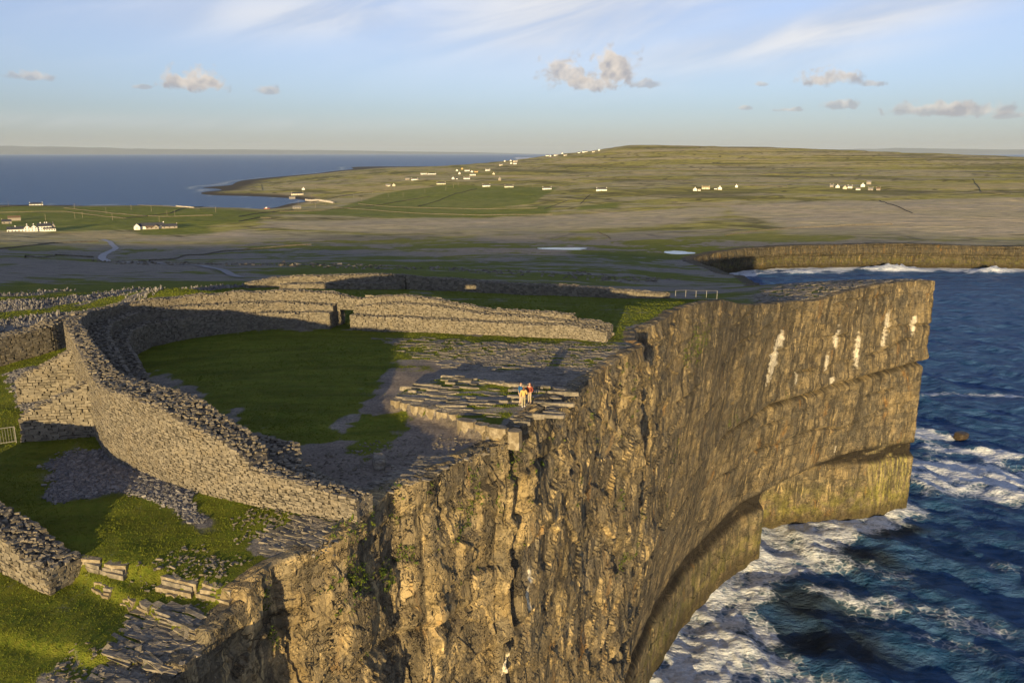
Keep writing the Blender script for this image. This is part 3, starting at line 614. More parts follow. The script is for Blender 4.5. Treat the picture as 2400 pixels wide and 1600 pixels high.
# ================================================================== things
def tag(o, label=None, cat=None, group=None, kind=None):
    if label: o['label'] = label
    if cat: o['category'] = cat
    if group: o['group'] = group
    if kind: o['kind'] = kind
    return o
def thing(name, loc, label, cat, group=None, rz=0.0):
    o = bpy.data.objects.new(name, None); COL.objects.link(o); o.location = loc; o.rotation_euler = (0, 0, rz)
    o.empty_display_size = .3
    return tag(o, label, cat, group)
def hz(x, y): return float(height(np.array([float(x)]), np.array([float(y)]))[0])
class MB:
    """collects boxes, prisms and tubes into one mesh"""
    def __init__(s): s.v = []; s.f = []
    def add(s, v, f):
        n = len(s.v); s.v += [tuple(p) for p in v]; s.f += [tuple(n+i for i in q) for q in f]; return s
    def box(s, x0, x1, y0, y1, z0, z1):
        return s.add([(x0,y0,z0),(x1,y0,z0),(x1,y1,z0),(x0,y1,z0),(x0,y0,z1),(x1,y0,z1),(x1,y1,z1),(x0,y1,z1)], [(3,2,1,0),(4,5,6,7),(0,1,5,4),(1,2,6,5),(2,3,7,6),(3,0,4,7)])
    def prism(s, pts, z0, z1):
        n = len(pts); v = [(x, y, z0) for x, y in pts]+[(x, y, z1) for x, y in pts]
        return s.add(v, [tuple(range(n-1, -1, -1)), tuple(range(n, 2*n))]+[(i, (i+1) % n, n+(i+1) % n, n+i) for i in range(n)])
    def bar(s, a, b, r, n=6, r2=None):
        a, b = Vector(a), Vector(b); d = (b-a).normalized(); u = d.orthogonal().normalized(); w = d.cross(u); r2 = r if r2 is None else r2
        v = [a+(u*math.cos(t)+w*math.sin(t))*r for t in np.arange(n)*2*math.pi/n]+[b+(u*math.cos(t)+w*math.sin(t))*r2 for t in np.arange(n)*2*math.pi/n]
        return s.add(v, [tuple(range(n-1, -1, -1)), tuple(range(n, 2*n))]+[(i, (i+1) % n, n+(i+1) % n, n+i) for i in range(n)])
    def build(s, name, mat, parent=None, smooth=False):
        me = bpy.data.meshes.new(name); me.from_pydata(s.v, [], s.f); me.materials.append(mat)
        for p in me.polygons: p.use_smooth = smooth
        me.update(); o = bpy.data.objects.new(name, me); COL.objects.link(o)
        if parent is not None: o.parent = parent
        return o

# ------------------------------------------------------------------ dry stone masonry
def build_stone(T, P, pos):
    tone = T.attr('tone'); n1 = T.noise(pos, 1.1, 4, .6); n2 = T.noise(pos, 14.0, 4, .65); nl = T.noise(pos, .25, 3)
    c = T.mix(tone, (.112, .100, .079), (.240, .213, .165))
    c = T.mix(T.ramp(n1, .45, .75, 0, .45), c, (.235, .19, .12))
    c = T.mix(T.ramp(n2, .55, .75, 0, .45), c, (.13, .12, .105))
    c = T.mix(T.ramp(T.noise(pos, 3.0, 3), .62, .75, 0, .4), c, (.36, .33, .27))
    T.put(P.inputs['Base Color'], c); T.l.new(T.bump(n2, .6, .04), P.inputs['Normal']); P.inputs['Roughness'].default_value = .92
M_STONE = material('limestone_masonry', build_stone)
def build_core(T, P, pos):
    n = T.noise(pos, 5.0, 4); T.put(P.inputs['Base Color'], T.mix(T.ramp(n, .3, .7), (.09, .08, .065), (.17, .15, .12)))
M_CORE = material('wall_core_material', build_core)
class Stones:
    def __init__(s): s.c = []; s.u = []; s.n = []; s.h = []; s.k = []
    def put(s, c, u, n, h, k=0): s.c.append(c); s.u.append(u); s.n.append(n); s.h.append(h); s.k.append(k)
    def arr(s):
        return [np.array(q, float) for q in (s.c, s.u, s.n, s.h)]+[np.array(s.k)]
BOXV = np.array([(-1,-1,-1),(1,-1,-1),(1,1,-1),(-1,1,-1),(-1,-1,1),(1,-1,1),(1,1,1),(-1,1,1)], float)
BOXF = np.array([(3,2,1,0),(4,5,6,7),(0,1,5,4),(1,2,6,5),(2,3,7,6),(3,0,4,7)])
def stones_mesh(name, A, root, mat=M_STONE if False else None, jit=.16):
    c, u, n, h, k = A; N = len(c)
    if N == 0: return None
    w = np.cross(u, n); w /= np.linalg.norm(w, axis=1)[:, None]
    b = BOXV[None]*h[:, None, :]*(1+rng.uniform(-jit, jit, (N, 8, 3)))
    co = c[:, None]+b[..., 0:1]*u[:, None]+b[..., 1:2]*n[:, None]+b[..., 2:3]*w[:, None]
    co = co.reshape(-1, 3)-np.array(root.location if root else (0, 0, 0))
    f = (BOXF[None]+8*np.arange(N)[:, None, None]).reshape(-1, 4)
    o = mesh_np(name, co, f, mat or M_STONE, root, attrs=dict(tone=np.repeat(rng.uniform(0, 1, N), 8)), kind='stuff')
    return o
_variants = []
def stone_variants():
    if not _variants:
        for i in range(10):
            co = BOXV*(1+rng.uniform(-.16, .16, (8, 3)))
            me = bpy.data.meshes.new('stone'); me.from_pydata([tuple(p) for p in co], [], [tuple(q) for q in BOXF]); me.materials.append(M_STONE)
            at = me.attributes.new('tone', 'FLOAT', 'POINT'); at.data.foreach_set('value', np.full(8, i/9.0, np.float32)); _variants.append(me)
    return _variants
def stones_objects(A, idx, root):
    c, u, n, h, _ = A; V = stone_variants()
    for j, i in enumerate(idx):
        w_ = np.cross(u[i], n[i]); w_ /= np.linalg.norm(w_)
        m = np.eye(4); m[:3, 0] = u[i]*h[i][0]; m[:3, 1] = n[i]*h[i][1]; m[:3, 2] = w_*h[i][2]; m[:3, 3] = c[i]-np.array(root.location)
        o = bpy.data.objects.new('stone', V[random.randrange(10)]); COL.objects.link(o); o.parent = root; o.matrix_basis = Matrix(m.tolist())
def split_stones(S, root, keep, score, name='small_stones'):
    """the stones that show largest become parts, the rest one joined part"""
    A = S.arr(); sc_ = score(A); order = np.argsort(-sc_); idx = order[:keep] if keep else np.array([], int)
    if keep: stones_objects(A, idx, root)
    m = np.ones(len(A[0]), bool); m[idx] = False
    return stones_mesh(name, [a[m] for a in A], root)
def screen_score(A):
    c, u, n, h, k = A; d = c-np.array([0, 0, CAM_H]); r = np.linalg.norm(d, axis=1)
    face = np.clip(-(d*n).sum(1)/r, 0.05, 1)
    cz = c[:, 1]*math.cos(PITCH)-(c[:, 2]-CAM_H)*math.sin(PITCH); px = np.abs(c[:, 0])/cz*F_PX; py = np.abs(-(c[:, 1]*math.sin(PITCH)+(c[:, 2]-CAM_H)*math.cos(PITCH))/cz*F_PX)
    return h[:, 0]*h[:, 2]/r**2*face*(px < 1190)*(py < 790)*(k == 0)
def path_arr(pts, step=.25):
    p = np.array(pts, float); S = np.r_[0, np.cumsum(np.hypot(*np.diff(p[:, :2], axis=0).T))]
    s = np.arange(0, S[-1], step); return s, [np.interp(s, S, p[:, i]) for i in range(p.shape[1])], S
def face_stones(S, s, x, y, zb, zt, sgn, course=.2, lr=(.22, .6), depth=.2, k=0, gap=.006):
    """courses of stones on a vertical face; sgn +1 faces right of the path"""
    L = s[-1]; tx, ty = np.gradient(x, s), np.gradient(y, s); ll = np.hypot(tx, ty)+1e-9; tx /= ll; ty /= ll
    z = float(zb.min()); zmax = float(zt.max())
    while z < zmax:
        ch = course*random.uniform(.72, 1.3); q = random.uniform(-.4, 0); zc = z+ch/2
        while q < L:
            l = random.uniform(*lr)*(1 if random.random() < .8 else 1.35); m = q+l/2
            if 0 <= m <= L:
                i = min(int(m/L*(len(s)-1)), len(s)-1)
                wob = .05*math.sin(m*.7+z*3)
                if zb[i]-.12 < zc+wob < zt[i]-.01:
                    nx, ny = ty[i]*sgn, -tx[i]*sgn; pr = random.uniform(-.03, .03)
                    tl = random.gauss(0, .07); uu = np.array([tx[i], ty[i], tl]); uu /= np.linalg.norm(uu)
                    nn = np.array([nx, ny, random.gauss(0, .06)]); nn -= uu*(nn@uu); nn /= np.linalg.norm(nn)
                    S.put((x[i]+nx*pr-nx*depth*.45, y[i]+ny*pr-ny*depth*.45, zc+wob+random.uniform(-.015, .015)), uu, nn, (l/2-gap, depth/2+.04, ch/2-gap*.8), k)
            q += l
        z += ch
def top_stones(S, x, y, nx, ny, w0, w1, z, dens, size=(.12, .3), k=0, up=.25):
    """loose stones laid on a wall top between two offsets from the path"""
    ds = np.hypot(np.diff(x), np.diff(y))
    for i in range(len(x)-1):
        a = ds[i]*max(w1[i]-w0[i], 0)*dens; n = int(a)+(random.random() < a-int(a))
        for _ in range(n):
            t = random.uniform(w0[i]+.05, max(w1[i]-.05, w0[i]+.06)); f = random.random()
            px = x[i]+(x[i+1]-x[i])*f+nx[i]*t; py = y[i]+(y[i+1]-y[i])*f+ny[i]*t
            an = random.uniform(0, math.pi*2); tl = random.uniform(-1, 1)*up*1.4
            uu = np.array([math.cos(an), math.sin(an), tl]); uu /= np.linalg.norm(uu)
            nn = np.array([-math.sin(an), math.cos(an), random.uniform(-.4, .4)]); nn -= uu*(nn@uu); nn /= np.linalg.norm(nn)
            S.put((px, py, z[i]+random.uniform(-.05, .02+.28*up)), uu, nn, (random.uniform(*size), random.uniform(size[0]*.7, size[1]*.7), random.uniform(.04, .05+.26*up)), k)

# ---- inner fort wall: stations O(x, y), z3, w3, z2, w2, z1, w1 from its near end round to its far end
ST = [(-8.5,40.9,81.25,1.0,81.2,.3,81.1,.2),(-11.8,42.4,81.5,1.0,81.45,.5,81.3,.5),(-14.3,43.6,81.75,1.2,81.6,.8,81.5,1.0),(-15.5,44.2,81.95,1.6,81.65,1.2,81.6,1.6),(-15.75,44.3,82.5,1.8,81.75,1.2,81.7,1.7),
 (-17.6,45.2,83.1,2.2,82.0,1.2,81.7,1.6),(-20.4,46.7,83.75,2.6,82.4,1.2,81.7,1.2),(-22.3,47.9,84.4,2.8,82.5,1.0,81.7,1.0),(-24.1,49.3,84.5,2.8,82.6,1.0,81.7,1.0),(-28.4,52.8,84.25,2.6,82.8,1.2,81.8,1.2),(-31.2,56.6,84.5,1.6,83.0,1.6,81.8,1.6),
 (-34.3,61.3,84.7,1.4,83.1,1.8,81.8,1.6),(-38.1,67,84.7,1.3,83.1,2.2,82.0,1.6),(-42.0,73,84.5,1.3,83.1,2.3,82.1,1.6),(-44.3,79.5,84.3,1.3,83.1,2,82.1,1.6),(-43.3,86.3,84.0,1.3,83.2,1.6,82.1,1.4),(-38.5,90.8,83.95,1.4,83.2,1.4,82.1,1.3),
 (-33,93.5,84.05,1.4,83.1,1.3,81.95,1.3),(-28,95.2,83.9,1.4,82.8,1.3,81.85,1.3),(-22,95.9,83.5,1.4,82.3,1.3,81.75,1.3),(-18,95.2,82.95,1.4,82.35,1.3,81.5,1.3),(-13,94.2,83.65,1.4,83.0,1.3,81.55,1.3),(-8,93.4,83.2,1.4,82.75,1.3,81.45,1.3),
 (-4,92.8,82.3,1.4,82.1,1.3,81.35,1.3),(2,92,82.0,1.4,81.7,1.3,81.25,1.3),(7.2,90.9,81.9,1.4,81.4,1.3,81.23,1.3),(7.5,90.8,81.35,1.4,81.32,1.3,81.2,1.3),(11.9,89.5,80.95,1.4,80.95,1.3,80.95,1.3)]
def fort():
    root = thing('stone_fort', (-38.0, 70.0, 79.2), 'large curved dry stone fort wall with inner terraces and a doorway', 'fort')
    s, (x, y, z3, w3, z2, w2, z1, w1), S_ = path_arr(ST, .22)
    def smooth(a, k=9):
        ker = np.hanning(k); ker /= ker.sum(); return np.convolve(np.pad(a, k//2, 'edge'), ker, 'valid')
    x, y = smooth(x, 17), smooth(y, 17)
    tx, ty = np.gradient(x, s), np.gradient(y, s); l = np.hypot(tx, ty); nx, ny = ty/l, -tx/l       # inward
    nx, ny = smooth(nx, 25), smooth(ny, 25); l = np.hypot(nx, ny); nx /= l; ny /= l
    far = y > 60
    z3 = z3+(fbm(s/2.4, s*0, 3, 301)-.5)*.55; z2 = z2+(fbm(s/3, s*0, 3, 303)-.5)*.3*far; z1 = z1+(fbm(s/3, s*0, 3, 305)-.5)*.25
    z2 = np.minimum(z2, z3-.03); z1 = np.minimum(z1, z2-.03)
    i_d = [int(np.argmin(np.hypot(x+nx*4-q[0], y+ny*4-q[1])+1e3*(y < 80))) for q in ((-21.5, 92.0), (-19.0, 91.2))]
    d0, d1 = i_d; o0, o1 = d0+2, d1-1                                       # passage and doorway opening
    T1, T2, T3 = w3, w3+w2, w3+w2+w1
    gin = height(x+nx*T3, y+ny*T3); gout = height(x, y)
    passage = np.zeros(len(s), bool); passage[d0:d1+1] = True; opening = np.zeros(len(s), bool); opening[o0:o1+1] = True
    S = Stones()
    # core: one closed strip per run, inset behind the facing stones
    e = .13
    def core(a, b, cols, name):
        prof = [np.stack([x[a:b]+nx[a:b]*t[a:b], y[a:b]+ny[a:b]*t[a:b], z[a:b]], -1) for t, z in cols]
        G = np.stack(prof, 0); nr, nc = G.shape[:2]; F = grid_faces(nr, nc)
        caps = [tuple(range(0, nr*nc, nc))[::-1], tuple(range(nc-1, nr*nc, nc))]
        o = mesh_np(name, G.reshape(-1, 3)-np.array(root.location), F, M_CORE, root)
        import bmesh
        bm = bmesh.new(); bm.from_mesh(o.data); bm.verts.ensure_lookup_table()
        for c in caps:
            try: bm.faces.new([bm.verts[i] for i in c])
            except ValueError: pass
        bm.to_mesh(o.data); bm.free(); return o
    z0 = np.zeros_like(s)
    full = [(z0+e, gout-1), (z0+e, z3-e), (T1-e, z3-e), (T1-e, z2-e), (T2-e, z2-e), (T2-e, z1-e), (T3-e, z1-e), (T3-e, gin-1)]
    t3only = [(z0+e, gout-1), (z0+e, z3-e), (T1-e, z3-e), (T1-e, gin-1)]
    lint = [(z0+e, z0+81.8), (z0+e, z3-e), (T1-e, z3-e), (T1-e, z0+81.8), (z0+e, z0+81.8)]
    core(0, d0+1, full, 'wall_core'); core(d1, len(s), full, 'wall_core'); core(d0, o0+1, t3only, 'wall_core'); core(o1, d1+1, t3only, 'wall_core'); core(o0, o1+1, lint, 'doorway_core')
    big = dict(course=.145, lr=(.13, .36)); coarse = dict(course=.34, lr=(.4, .9), depth=.2)
    face_stones(S, s, x, y, gout-.1, np.where(y < 80, z3, -99), -1, **big); face_stones(S, s, x, y, np.where(opening, 81.85, gout-.1), np.where(y < 80, -99, z3), -1, **coarse)
    P3 = (x+nx*T1, y+ny*T1); P2 = (x+nx*T2, y+ny*T2); P1 = (x+nx*T3, y+ny*T3)
    face_stones(S, s, *P3, np.where(opening, 81.85, np.where(passage, gin-.1, z2-.1)), z3, 1, **big)
    face_stones(S, s, *P2, z1-.1, np.where(passage, -99, z2), 1, **big)
    face_stones(S, s, *P1, gin-.15, np.where(passage, -99, z1), 1, **big)
    def reveal(i, ta, tb, zt, sgn):
        q = np.linspace(0, 1, 12); t = ta+(tb-ta)*q; xx = x[i]+nx[i]*t; yy = y[i]+ny[i]*t; ss = q*(tb-ta)
        face_stones(S, ss, xx, yy, np.full(12, gin[i]-.1), zt(q), sgn, **big)
    for i, sg in ((d0, 1), (d1, -1)):
        reveal(i, T1[i], T2[i], lambda q, i=i: np.full(12, z2[i]), -sg*-1 if False else -sg); reveal(i, T2[i], T3[i], lambda q, i=i: np.full(12, z1[i]), -sg)
    for i, sg in ((o0, 1), (o1, -1)): reveal(i, 0, T1[i], lambda q, i=i: np.full(12, 81.85), -sg)
    # end faces
    for i, sg in ((0, 1), (len(s)-1, -1)):
        q = np.linspace(0, 1, 16); t = T3[i]*q; xx = x[i]+nx[i]*t; yy = y[i]+ny[i]*t
        zt = np.where(t < T1[i], z3[i], np.where(t < T2[i], z2[i], z1[i]))
        face_stones(S, t, xx, yy, np.full(16, min(gin[i], gout[i])-.15), zt, sg, **big)
    top_stones(S, x, y, nx, ny, z0, T1, z3, 20, (.07, .18), up=.09); top_stones(S, x, y, nx, ny, T1, np.where(passage, T1, T2), z2, 8, (.08, .18), up=.03); top_stones(S, x, y, nx, ny, T2, np.where(passage, T2, T3), z1, 8, (.08, .18), up=.03)
    # low plinth course that shows on the outer face of the near section
    a, b = np.searchsorted(s, S_[3]), np.searchsorted(s, S_[9])
    # door lintels
    i = (o0+o1)//2; hw = .5*np.hypot(x[o1]-x[o0], y[o1]-y[o0])+.45; tdir = np.array([x[o1]-x[o0], y[o1]-y[o0], 0]); tdir /= np.linalg.norm(tdir); nn = np.array([nx[i], ny[i], 0])
    for t in (.3, .75, 1.15):
        mb = MB(); c = np.array([x[i]+nx[i]*t, y[i]+ny[i]*t, 81.78])-np.array(root.location)
        mb.add([c+tdir*(a_*hw)+nn*(b_*.21)+np.array([0, 0, c_*.13]) for a_, b_, c_ in BOXV*(1+rng.uniform(-.06, .06, (8, 3)))], BOXF); mb.build('lintel', M_STONE, root)
    split_stones(S, root, 300, screen_score)
    # two sloping buttresses against the outer face
    for (ax, ay, bx, by, h0, h1, th) in ((-31.6, 58.2, -36.7, 57.0, 83.4, 80.9, 1.9), (-38.0, 68.0, -42.8, 66.6, 83.5, 80.9, 2.0)):
        bt = bpy.data.objects.new('buttress', None); COL.objects.link(bt); bt.parent = root
        d = np.array([bx-ax, by-ay]); Ln = np.hypot(*d); d /= Ln; nr = np.array([d[1], -d[0]])
        SB = Stones(); q = np.linspace(-.8, Ln, 40)
        for sg in (1, -1):
            px_, py_ = ax+d[0]*q+nr[0]*sg*th/2, ay+d[1]*q+nr[1]*sg*th/2
            face_stones(SB, q+.8, px_, py_, height(px_, py_)-.1, h0+(h1-h0)*np.clip(q, 0, Ln)/Ln, sg, course=.19, lr=(.17, .5))
        q2 = np.linspace(-th/2, th/2, 16); ex_, ey_ = ax+d[0]*Ln+nr[0]*q2, ay+d[1]*Ln+nr[1]*q2
        face_stones(SB, q2+th/2, ex_, ey_, height(ex_, ey_)-.1, np.full(16, h1), -1, course=.19, lr=(.17, .5))
        px_, py_ = ax+d[0]*q, ay+d[1]*q; top_stones(SB, px_, py_, np.full(40, nr[0]), np.full(40, nr[1]), np.full(40, -th/2), np.full(40, th/2), h0+(h1-h0)*np.clip(q, 0, Ln)/Ln, 20, (.09, .22), up=.15)
        A = SB.arr(); mb = MB(); g = hz((ax+bx)/2, (ay+by)/2)-1; loc = np.array(root.location); e_ = .12
        cs = [(-.8, g), (Ln-e_, g), (Ln-e_, h1-e_), (0, h0-e_), (-.8, h0-e_)]
        v = [(ax+d[0]*a_+nr[0]*sg*(th/2-e_)-loc[0], ay+d[1]*a_+nr[1]*sg*(th/2-e_)-loc[1], zz-loc[2]) for sg in (1, -1) for a_, zz in cs]
        mb.add(v, [(0, 1, 2, 3, 4), (9, 8, 7, 6, 5)]+[(i, i+5, (i+1) % 5+5, (i+1) % 5) for i in range(5)]); mb.build('buttress_core', M_CORE, bt)
        A2 = [a_.copy() for a_ in A]; stones_mesh('buttress_stones', A2, root).parent = bt
    return root
fort()

# ---- plain dry stone walls
def plain_wall(name, pts, label, cat, group, th, keep=0, course=.22, lr=(.25, .6), top=10, size=(.12, .3), step=.25, ends=(True, True), wav=.3, inset=.12):
    """pts: x, y, height above ground"""
    s, (x, y, h), _ = path_arr(pts, step)
    g = height(x, y); z = g+h+(fbm(s/3, s*0+th, 3, 311)-.5)*wav
    root = thing(name, (float(x[len(x)//2]), float(y[len(y)//2]), float(g[len(g)//2])), label, cat, group); loc = np.array(root.location)
    tx, ty = np.gradient(x, s), np.gradient(y, s); l = np.hypot(tx, ty); nx, ny = ty/l, -tx/l
    S = Stones(); t2 = th/2
    for sg in (1, -1):
        px, py = x+nx*sg*t2, y+ny*sg*t2; face_stones(S, s, px, py, height(px, py)-.15, z, sg, course, lr)
    for i, sg, on in ((0, -1, ends[0]), (len(s)-1, 1, ends[1])):
        if on:
            q = np.linspace(-t2, t2, 12); px, py = x[i]-nx[i]*q*-1, y[i]-ny[i]*q*-1
            face_stones(S, q+t2, px, py, np.full(12, g[i]-.3), np.full(12, z[i]), -sg, course, lr)
    top_stones(S, x, y, nx, ny, np.full(len(s), -t2), np.full(len(s), t2), z, top, size, up=.12)
    e = inset; G = np.stack([np.stack([x+nx*a, y+ny*a, b], -1) for a, b in ((-t2+e, g-1), (-t2+e, z-e), (t2-e, z-e), (t2-e, g-1))], 0)
    o = mesh_np('wall_core', G.reshape(-1, 3)-loc, np.r_[grid_faces(4, len(s))], M_CORE, root)
    n = len(s); me = o.data; import bmesh
    bm = bmesh.new(); bm.from_mesh(me); bm.verts.ensure_lookup_table()
    for q in ((0, n, 2*n, 3*n), (n-1, 4*n-1, 3*n-1, 2*n-1)): bm.faces.new([bm.verts[i] for i in q])
    bm.to_mesh(me); bm.free()
    split_stones(S, root, keep, screen_score)
    return root
plain_wall('stone_rampart', [(-23.2,37.5,1.2),(-24.2,38.0,1.4),(-26.8,39.6,2.2),(-31,42.2,2.6),(-38,47,2.7)], 'thick ruined dry stone wall end on grass at the lower left corner', 'rampart', None, 1.9, 300, course=.17, lr=(.16, .44), top=22, size=(.07, .18))
plain_wall('stone_rampart', [(-120,40,3.0),(-85,52,2.8),(-62,66,2.6),(-55,75,2.6),(-50.5,84,2.9),(-49.5,91,2.9)], 'shaded stone wall section meeting the outside of the fort at far left', 'rampart', 'middle enclosure walls', 2.2, 0)
plain_wall('stone_rampart', [(-75,92,1.2),(-66,90.5,1.2),(-57,88.5,1.2)], 'low sunlit stone wall running in from the left edge behind the fort', 'rampart', 'middle enclosure walls', 1.0, 0)
plain_wall('stone_rampart', [(-46,137,.8),(-42,140,1.7),(-34,142,2.3),(-25,147,2.9),(-21,150.5,2.8)], 'sunlit tall stone wall curving up behind the fort', 'rampart', 'middle enclosure walls', 2.0, 0, course=.26, lr=(.3, .7))
plain_wall('stone_rampart', [(-40,136,.7),(-33,138.5,1.0),(-26,143,1.2),(-21.5,148,1.2)], 'lower stone tier in front of the sunlit wall behind the fort', 'rampart', 'middle enclosure walls', 1.4, 0, course=.26, lr=(.3, .7))
plain_wall('stone_rampart', [(-20.5,151,2.7),(-16,154,2.5),(-10,153.5,2.3),(-2,152,2.2),(6,149,2.1),(13,146,1.9),(22,141,1.4),(27,137,1.0)], 'long shaded stone wall behind the fort leading to the cliff railing', 'rampart', 'middle enclosure walls', 2.4, 0, course=.28, lr=(.3, .75))

# ------------------------------------------------------------------ limestone slabs of the raised platform and the rock floor
M_SLAB = material('slab_limestone', lambda T, P, pos: (
    T.put(P.inputs['Base Color'], T.mix(T.ramp(T.noise(T.scale(pos, (.6, 3.0, 1)), 1.0, 5, .6), .45, .7), T.mix(T.ramp(T.noise(pos, 4.0, 5), .3, .7), (.15, .135, .115), (.30, .265, .205)), (.085, .08, .06))),
    T.l.new(T.bump(T.noise(T.scale(pos, (2, 7, 4)), 1.0, 5, .65), .8, .08), P.inputs['Normal'])))
M_LIGHTSLAB = material('pale_limestone', lambda T, P, pos: (
    T.put(P.inputs['Base Color'], T.mix(T.ramp(T.noise(pos, 2.6, 5, .65), .42, .7), (.19, .155, .10), (.36, .31, .22))),
    T.l.new(T.bump(T.noise(pos, 7.0, 5, .65), .7, .07), P.inputs['Normal'])))
def slab_poly(cx, cy, L, w, an, n=9, jit=.22):
    ca, sa = math.cos(an), math.sin(an); out = []
    for t in range(n):
        a = 2*math.pi*t/n; c, s_ = math.cos(a), math.sin(a); k = (abs(c)**4+abs(s_)**4)**-.25*random.uniform(1-jit, 1)
        px, py = c*k*L/2, s_*k*w/2; out.append((cx+px*ca-py*sa, cy+px*sa+py*ca))
    return out
def rock_platform():
    root = bpy.data.objects.new('rock_platform', None); COL.objects.link(root); root.location = (-2, 61, 80.7); root['kind'] = 'structure'
    loc = np.array(root.location)
    def slab(poly, z0, z1, mat, name='slab'):
        mb = MB(); n = len(poly); c = np.mean(poly, 0)
        lo = [(p[0]-loc[0], p[1]-loc[1], z0-loc[2]) for p in poly]; hi = [(p[0]-loc[0]+(c[0]-p[0])*.03, p[1]-loc[1]+(c[1]-p[1])*.05, z1-loc[2]+random.uniform(-.03, .03)) for p in poly]
        mb.add(lo+hi, [tuple(range(n, 2*n))]+[(i, (i+1) % n, n+(i+1) % n, n+i) for i in range(n)]); mb.build(name, mat, root)
    # thin bedded sheets lying on the platform, long way across
    for _ in range(120):
        x, y = random.uniform(-9.5, 5), random.uniform(54, 68.5)
        if float(poly_sd(np.array([x]), np.array([y]), PLAT)[0]) < .45: continue
        front = y < 59 and x > -4.5
        L, w_ = random.uniform(.8, 3.2), random.uniform(.18, .5)
        z = hz(x, y); slab(slab_poly(x, y, L, w_, random.uniform(-.22, .02)+(-.08)), z-.2, z+random.uniform(.04, .16)*(.6 if front else 1.2), M_SLAB)
    # big blocks along the sunlit front faces
    for pts, n, hgt in ((((-9.9, 61.5), (-7.0, 59.4), (-4.3, 57.5)), 7, .5), (((-4.2, 55.9), (-1.6, 54.1), (.5, 52.9)), 4, .72)):
        p = np.array(pts); S = np.r_[0, np.cumsum(np.hypot(*np.diff(p, axis=0).T))]; cut = np.sort(np.r_[0, S[-1]*(np.arange(1, n)+np.random.default_rng(n).uniform(-.25, .25, n-1))/n, S[-1]])
        for a, b in zip(cut[:-1], cut[1:]):
            m, l = (a+b)/2, b-a; x, y = np.interp(m, S, p[:, 0]), np.interp(m, S, p[:, 1]); q = np.interp(m+.1, S, p[:, 0])-x, np.interp(m+.1, S, p[:, 1])-y
            an = math.atan2(q[1], q[0]); x2, y2 = x+math.sin(an)*-.3, y+math.cos(an)*.3
            slab(slab_poly(x2, y2, l*.985, .95, an, 12, .1), 79.6, 80.0+hgt+random.uniform(.12, .24), M_LIGHTSLAB, 'block')
    for _ in range(8):   # back rim
        x = random.uniform(-6, 4); y = 68.4-(x+5.7)*.47+random.uniform(-.5, .1); z = hz(x, y-.5)
        slab(slab_poly(x, y-.4, random.uniform(1.2, 2.6), random.uniform(.4, .8), -.42), z-.6, z+random.uniform(.12, .3), M_SLAB)
rock_platform()
def boulder(name, x, y, dims, rz, label, cat, mat, z=None, sink=.1, seed=0, group=None):
    import bmesh
    g = np.random.default_rng(seed); bm = bmesh.new(); bmesh.ops.create_icosphere(bm, subdivisions=3, radius=1)
    for v in bm.verts:
        c = v.co; k = (abs(c.x)**5+abs(c.y)**5+abs(c.z)**5)**-.2; c *= k*.9
        n = float(fbm(np.array([c.x*1.4+seed]), np.array([c.y*1.4+c.z*2.1]), 3, seed)[0])-.5; c *= 1+n*.35
        v.co = (c.x*dims[0]/2, c.y*dims[1]/2, c.z*dims[2]/2)
    me = bpy.data.meshes.new(name); bm.to_mesh(me); bm.free(); me.materials.append(mat); o = bpy.data.objects.new(name, me); COL.objects.link(o)
    z = hz(x, y) if z is None else z; o.location = (x, y, z+dims[2]/2-sink); o.rotation_euler = (.05, .08, rz); return tag(o, label, cat, group)
def rock_ledge():
    root = bpy.data.objects.new('rock_ledge', None); COL.objects.link(root); root.location = (-18, 36, 79); root['kind'] = 'structure'; loc = np.array(root.location); g = np.random.default_rng(5)
    for pts, z_up, rng_ in ((LEDGES[0][0][2:7], -.02, (.5, 2.2)), (LEDGES[1][0][:3], -.02, (.3, 1.1)), ([(-17.2, 35.7), (-16.0, 35.2), (-15.0, 34.9)], -.2, (.3, .9)), ([(-13.4, 39.6), (-11.8, 39.2), (-10.6, 39.5)], 0, (.3, .8))):
        p = np.array(pts); S = np.r_[0, np.cumsum(np.hypot(*np.diff(p, axis=0).T))]; m = 0.0
        while m < S[-1]-.2:
            l = g.uniform(*rng_); c = m+l/2; x, y = np.interp(c, S, p[:, 0]), np.interp(c, S, p[:, 1]); x2, y2 = np.interp(c+.2, S, p[:, 0]), np.interp(c+.2, S, p[:, 1]); an = math.atan2(y2-y, x2-x) if c+.2 < S[-1] else an
            nx, ny = -math.sin(an), math.cos(an); zt = hz(x+nx*.5, y+ny*.5)+z_up; off = g.uniform(-.12, .12)+.12
            if g.random() < .85:
                for q_ in range(3):   # thin beds, each lower one set forward
                    w_, ll = g.uniform(.25, .5), l*g.uniform(.9, 1.25); cx, cy, a2 = x+nx*(off-.11*q_+g.uniform(-.07, .07)), y+ny*(off-.11*q_), an+g.normal(0, .09)
                    poly = [(cx+px*math.cos(a2)-py*math.sin(a2), cy+px*math.sin(a2)+py*math.cos(a2)) for px, py in ((-ll/2, -w_/2+g.uniform(-.08, .08)), (-ll*.1, -w_/2+g.uniform(-.1, .1)), (ll/2, -w_/2+g.uniform(-.08, .08)), (ll*.46, w_/2), (-ll*.44, w_/2))]; z1 = zt+g.uniform(-.05, .03)-.17*q_; mb = MB(); n = len(poly)
                    mb.add([(a-loc[0], b-loc[1], z1-.55-loc[2]) for a, b in poly]+[(a-loc[0], b-loc[1], z1-loc[2]+g.uniform(-.02, .02)) for a, b in poly], [tuple(range(n, 2*n))]+[(i, (i+1) % n, n+(i+1) % n, n+i) for i in range(n)]); mb.build('block', M_LIGHTSLAB if g.random() < .5 else M_SLAB, root)
            m += l*g.uniform(1.0, 1.3)
rock_ledge()
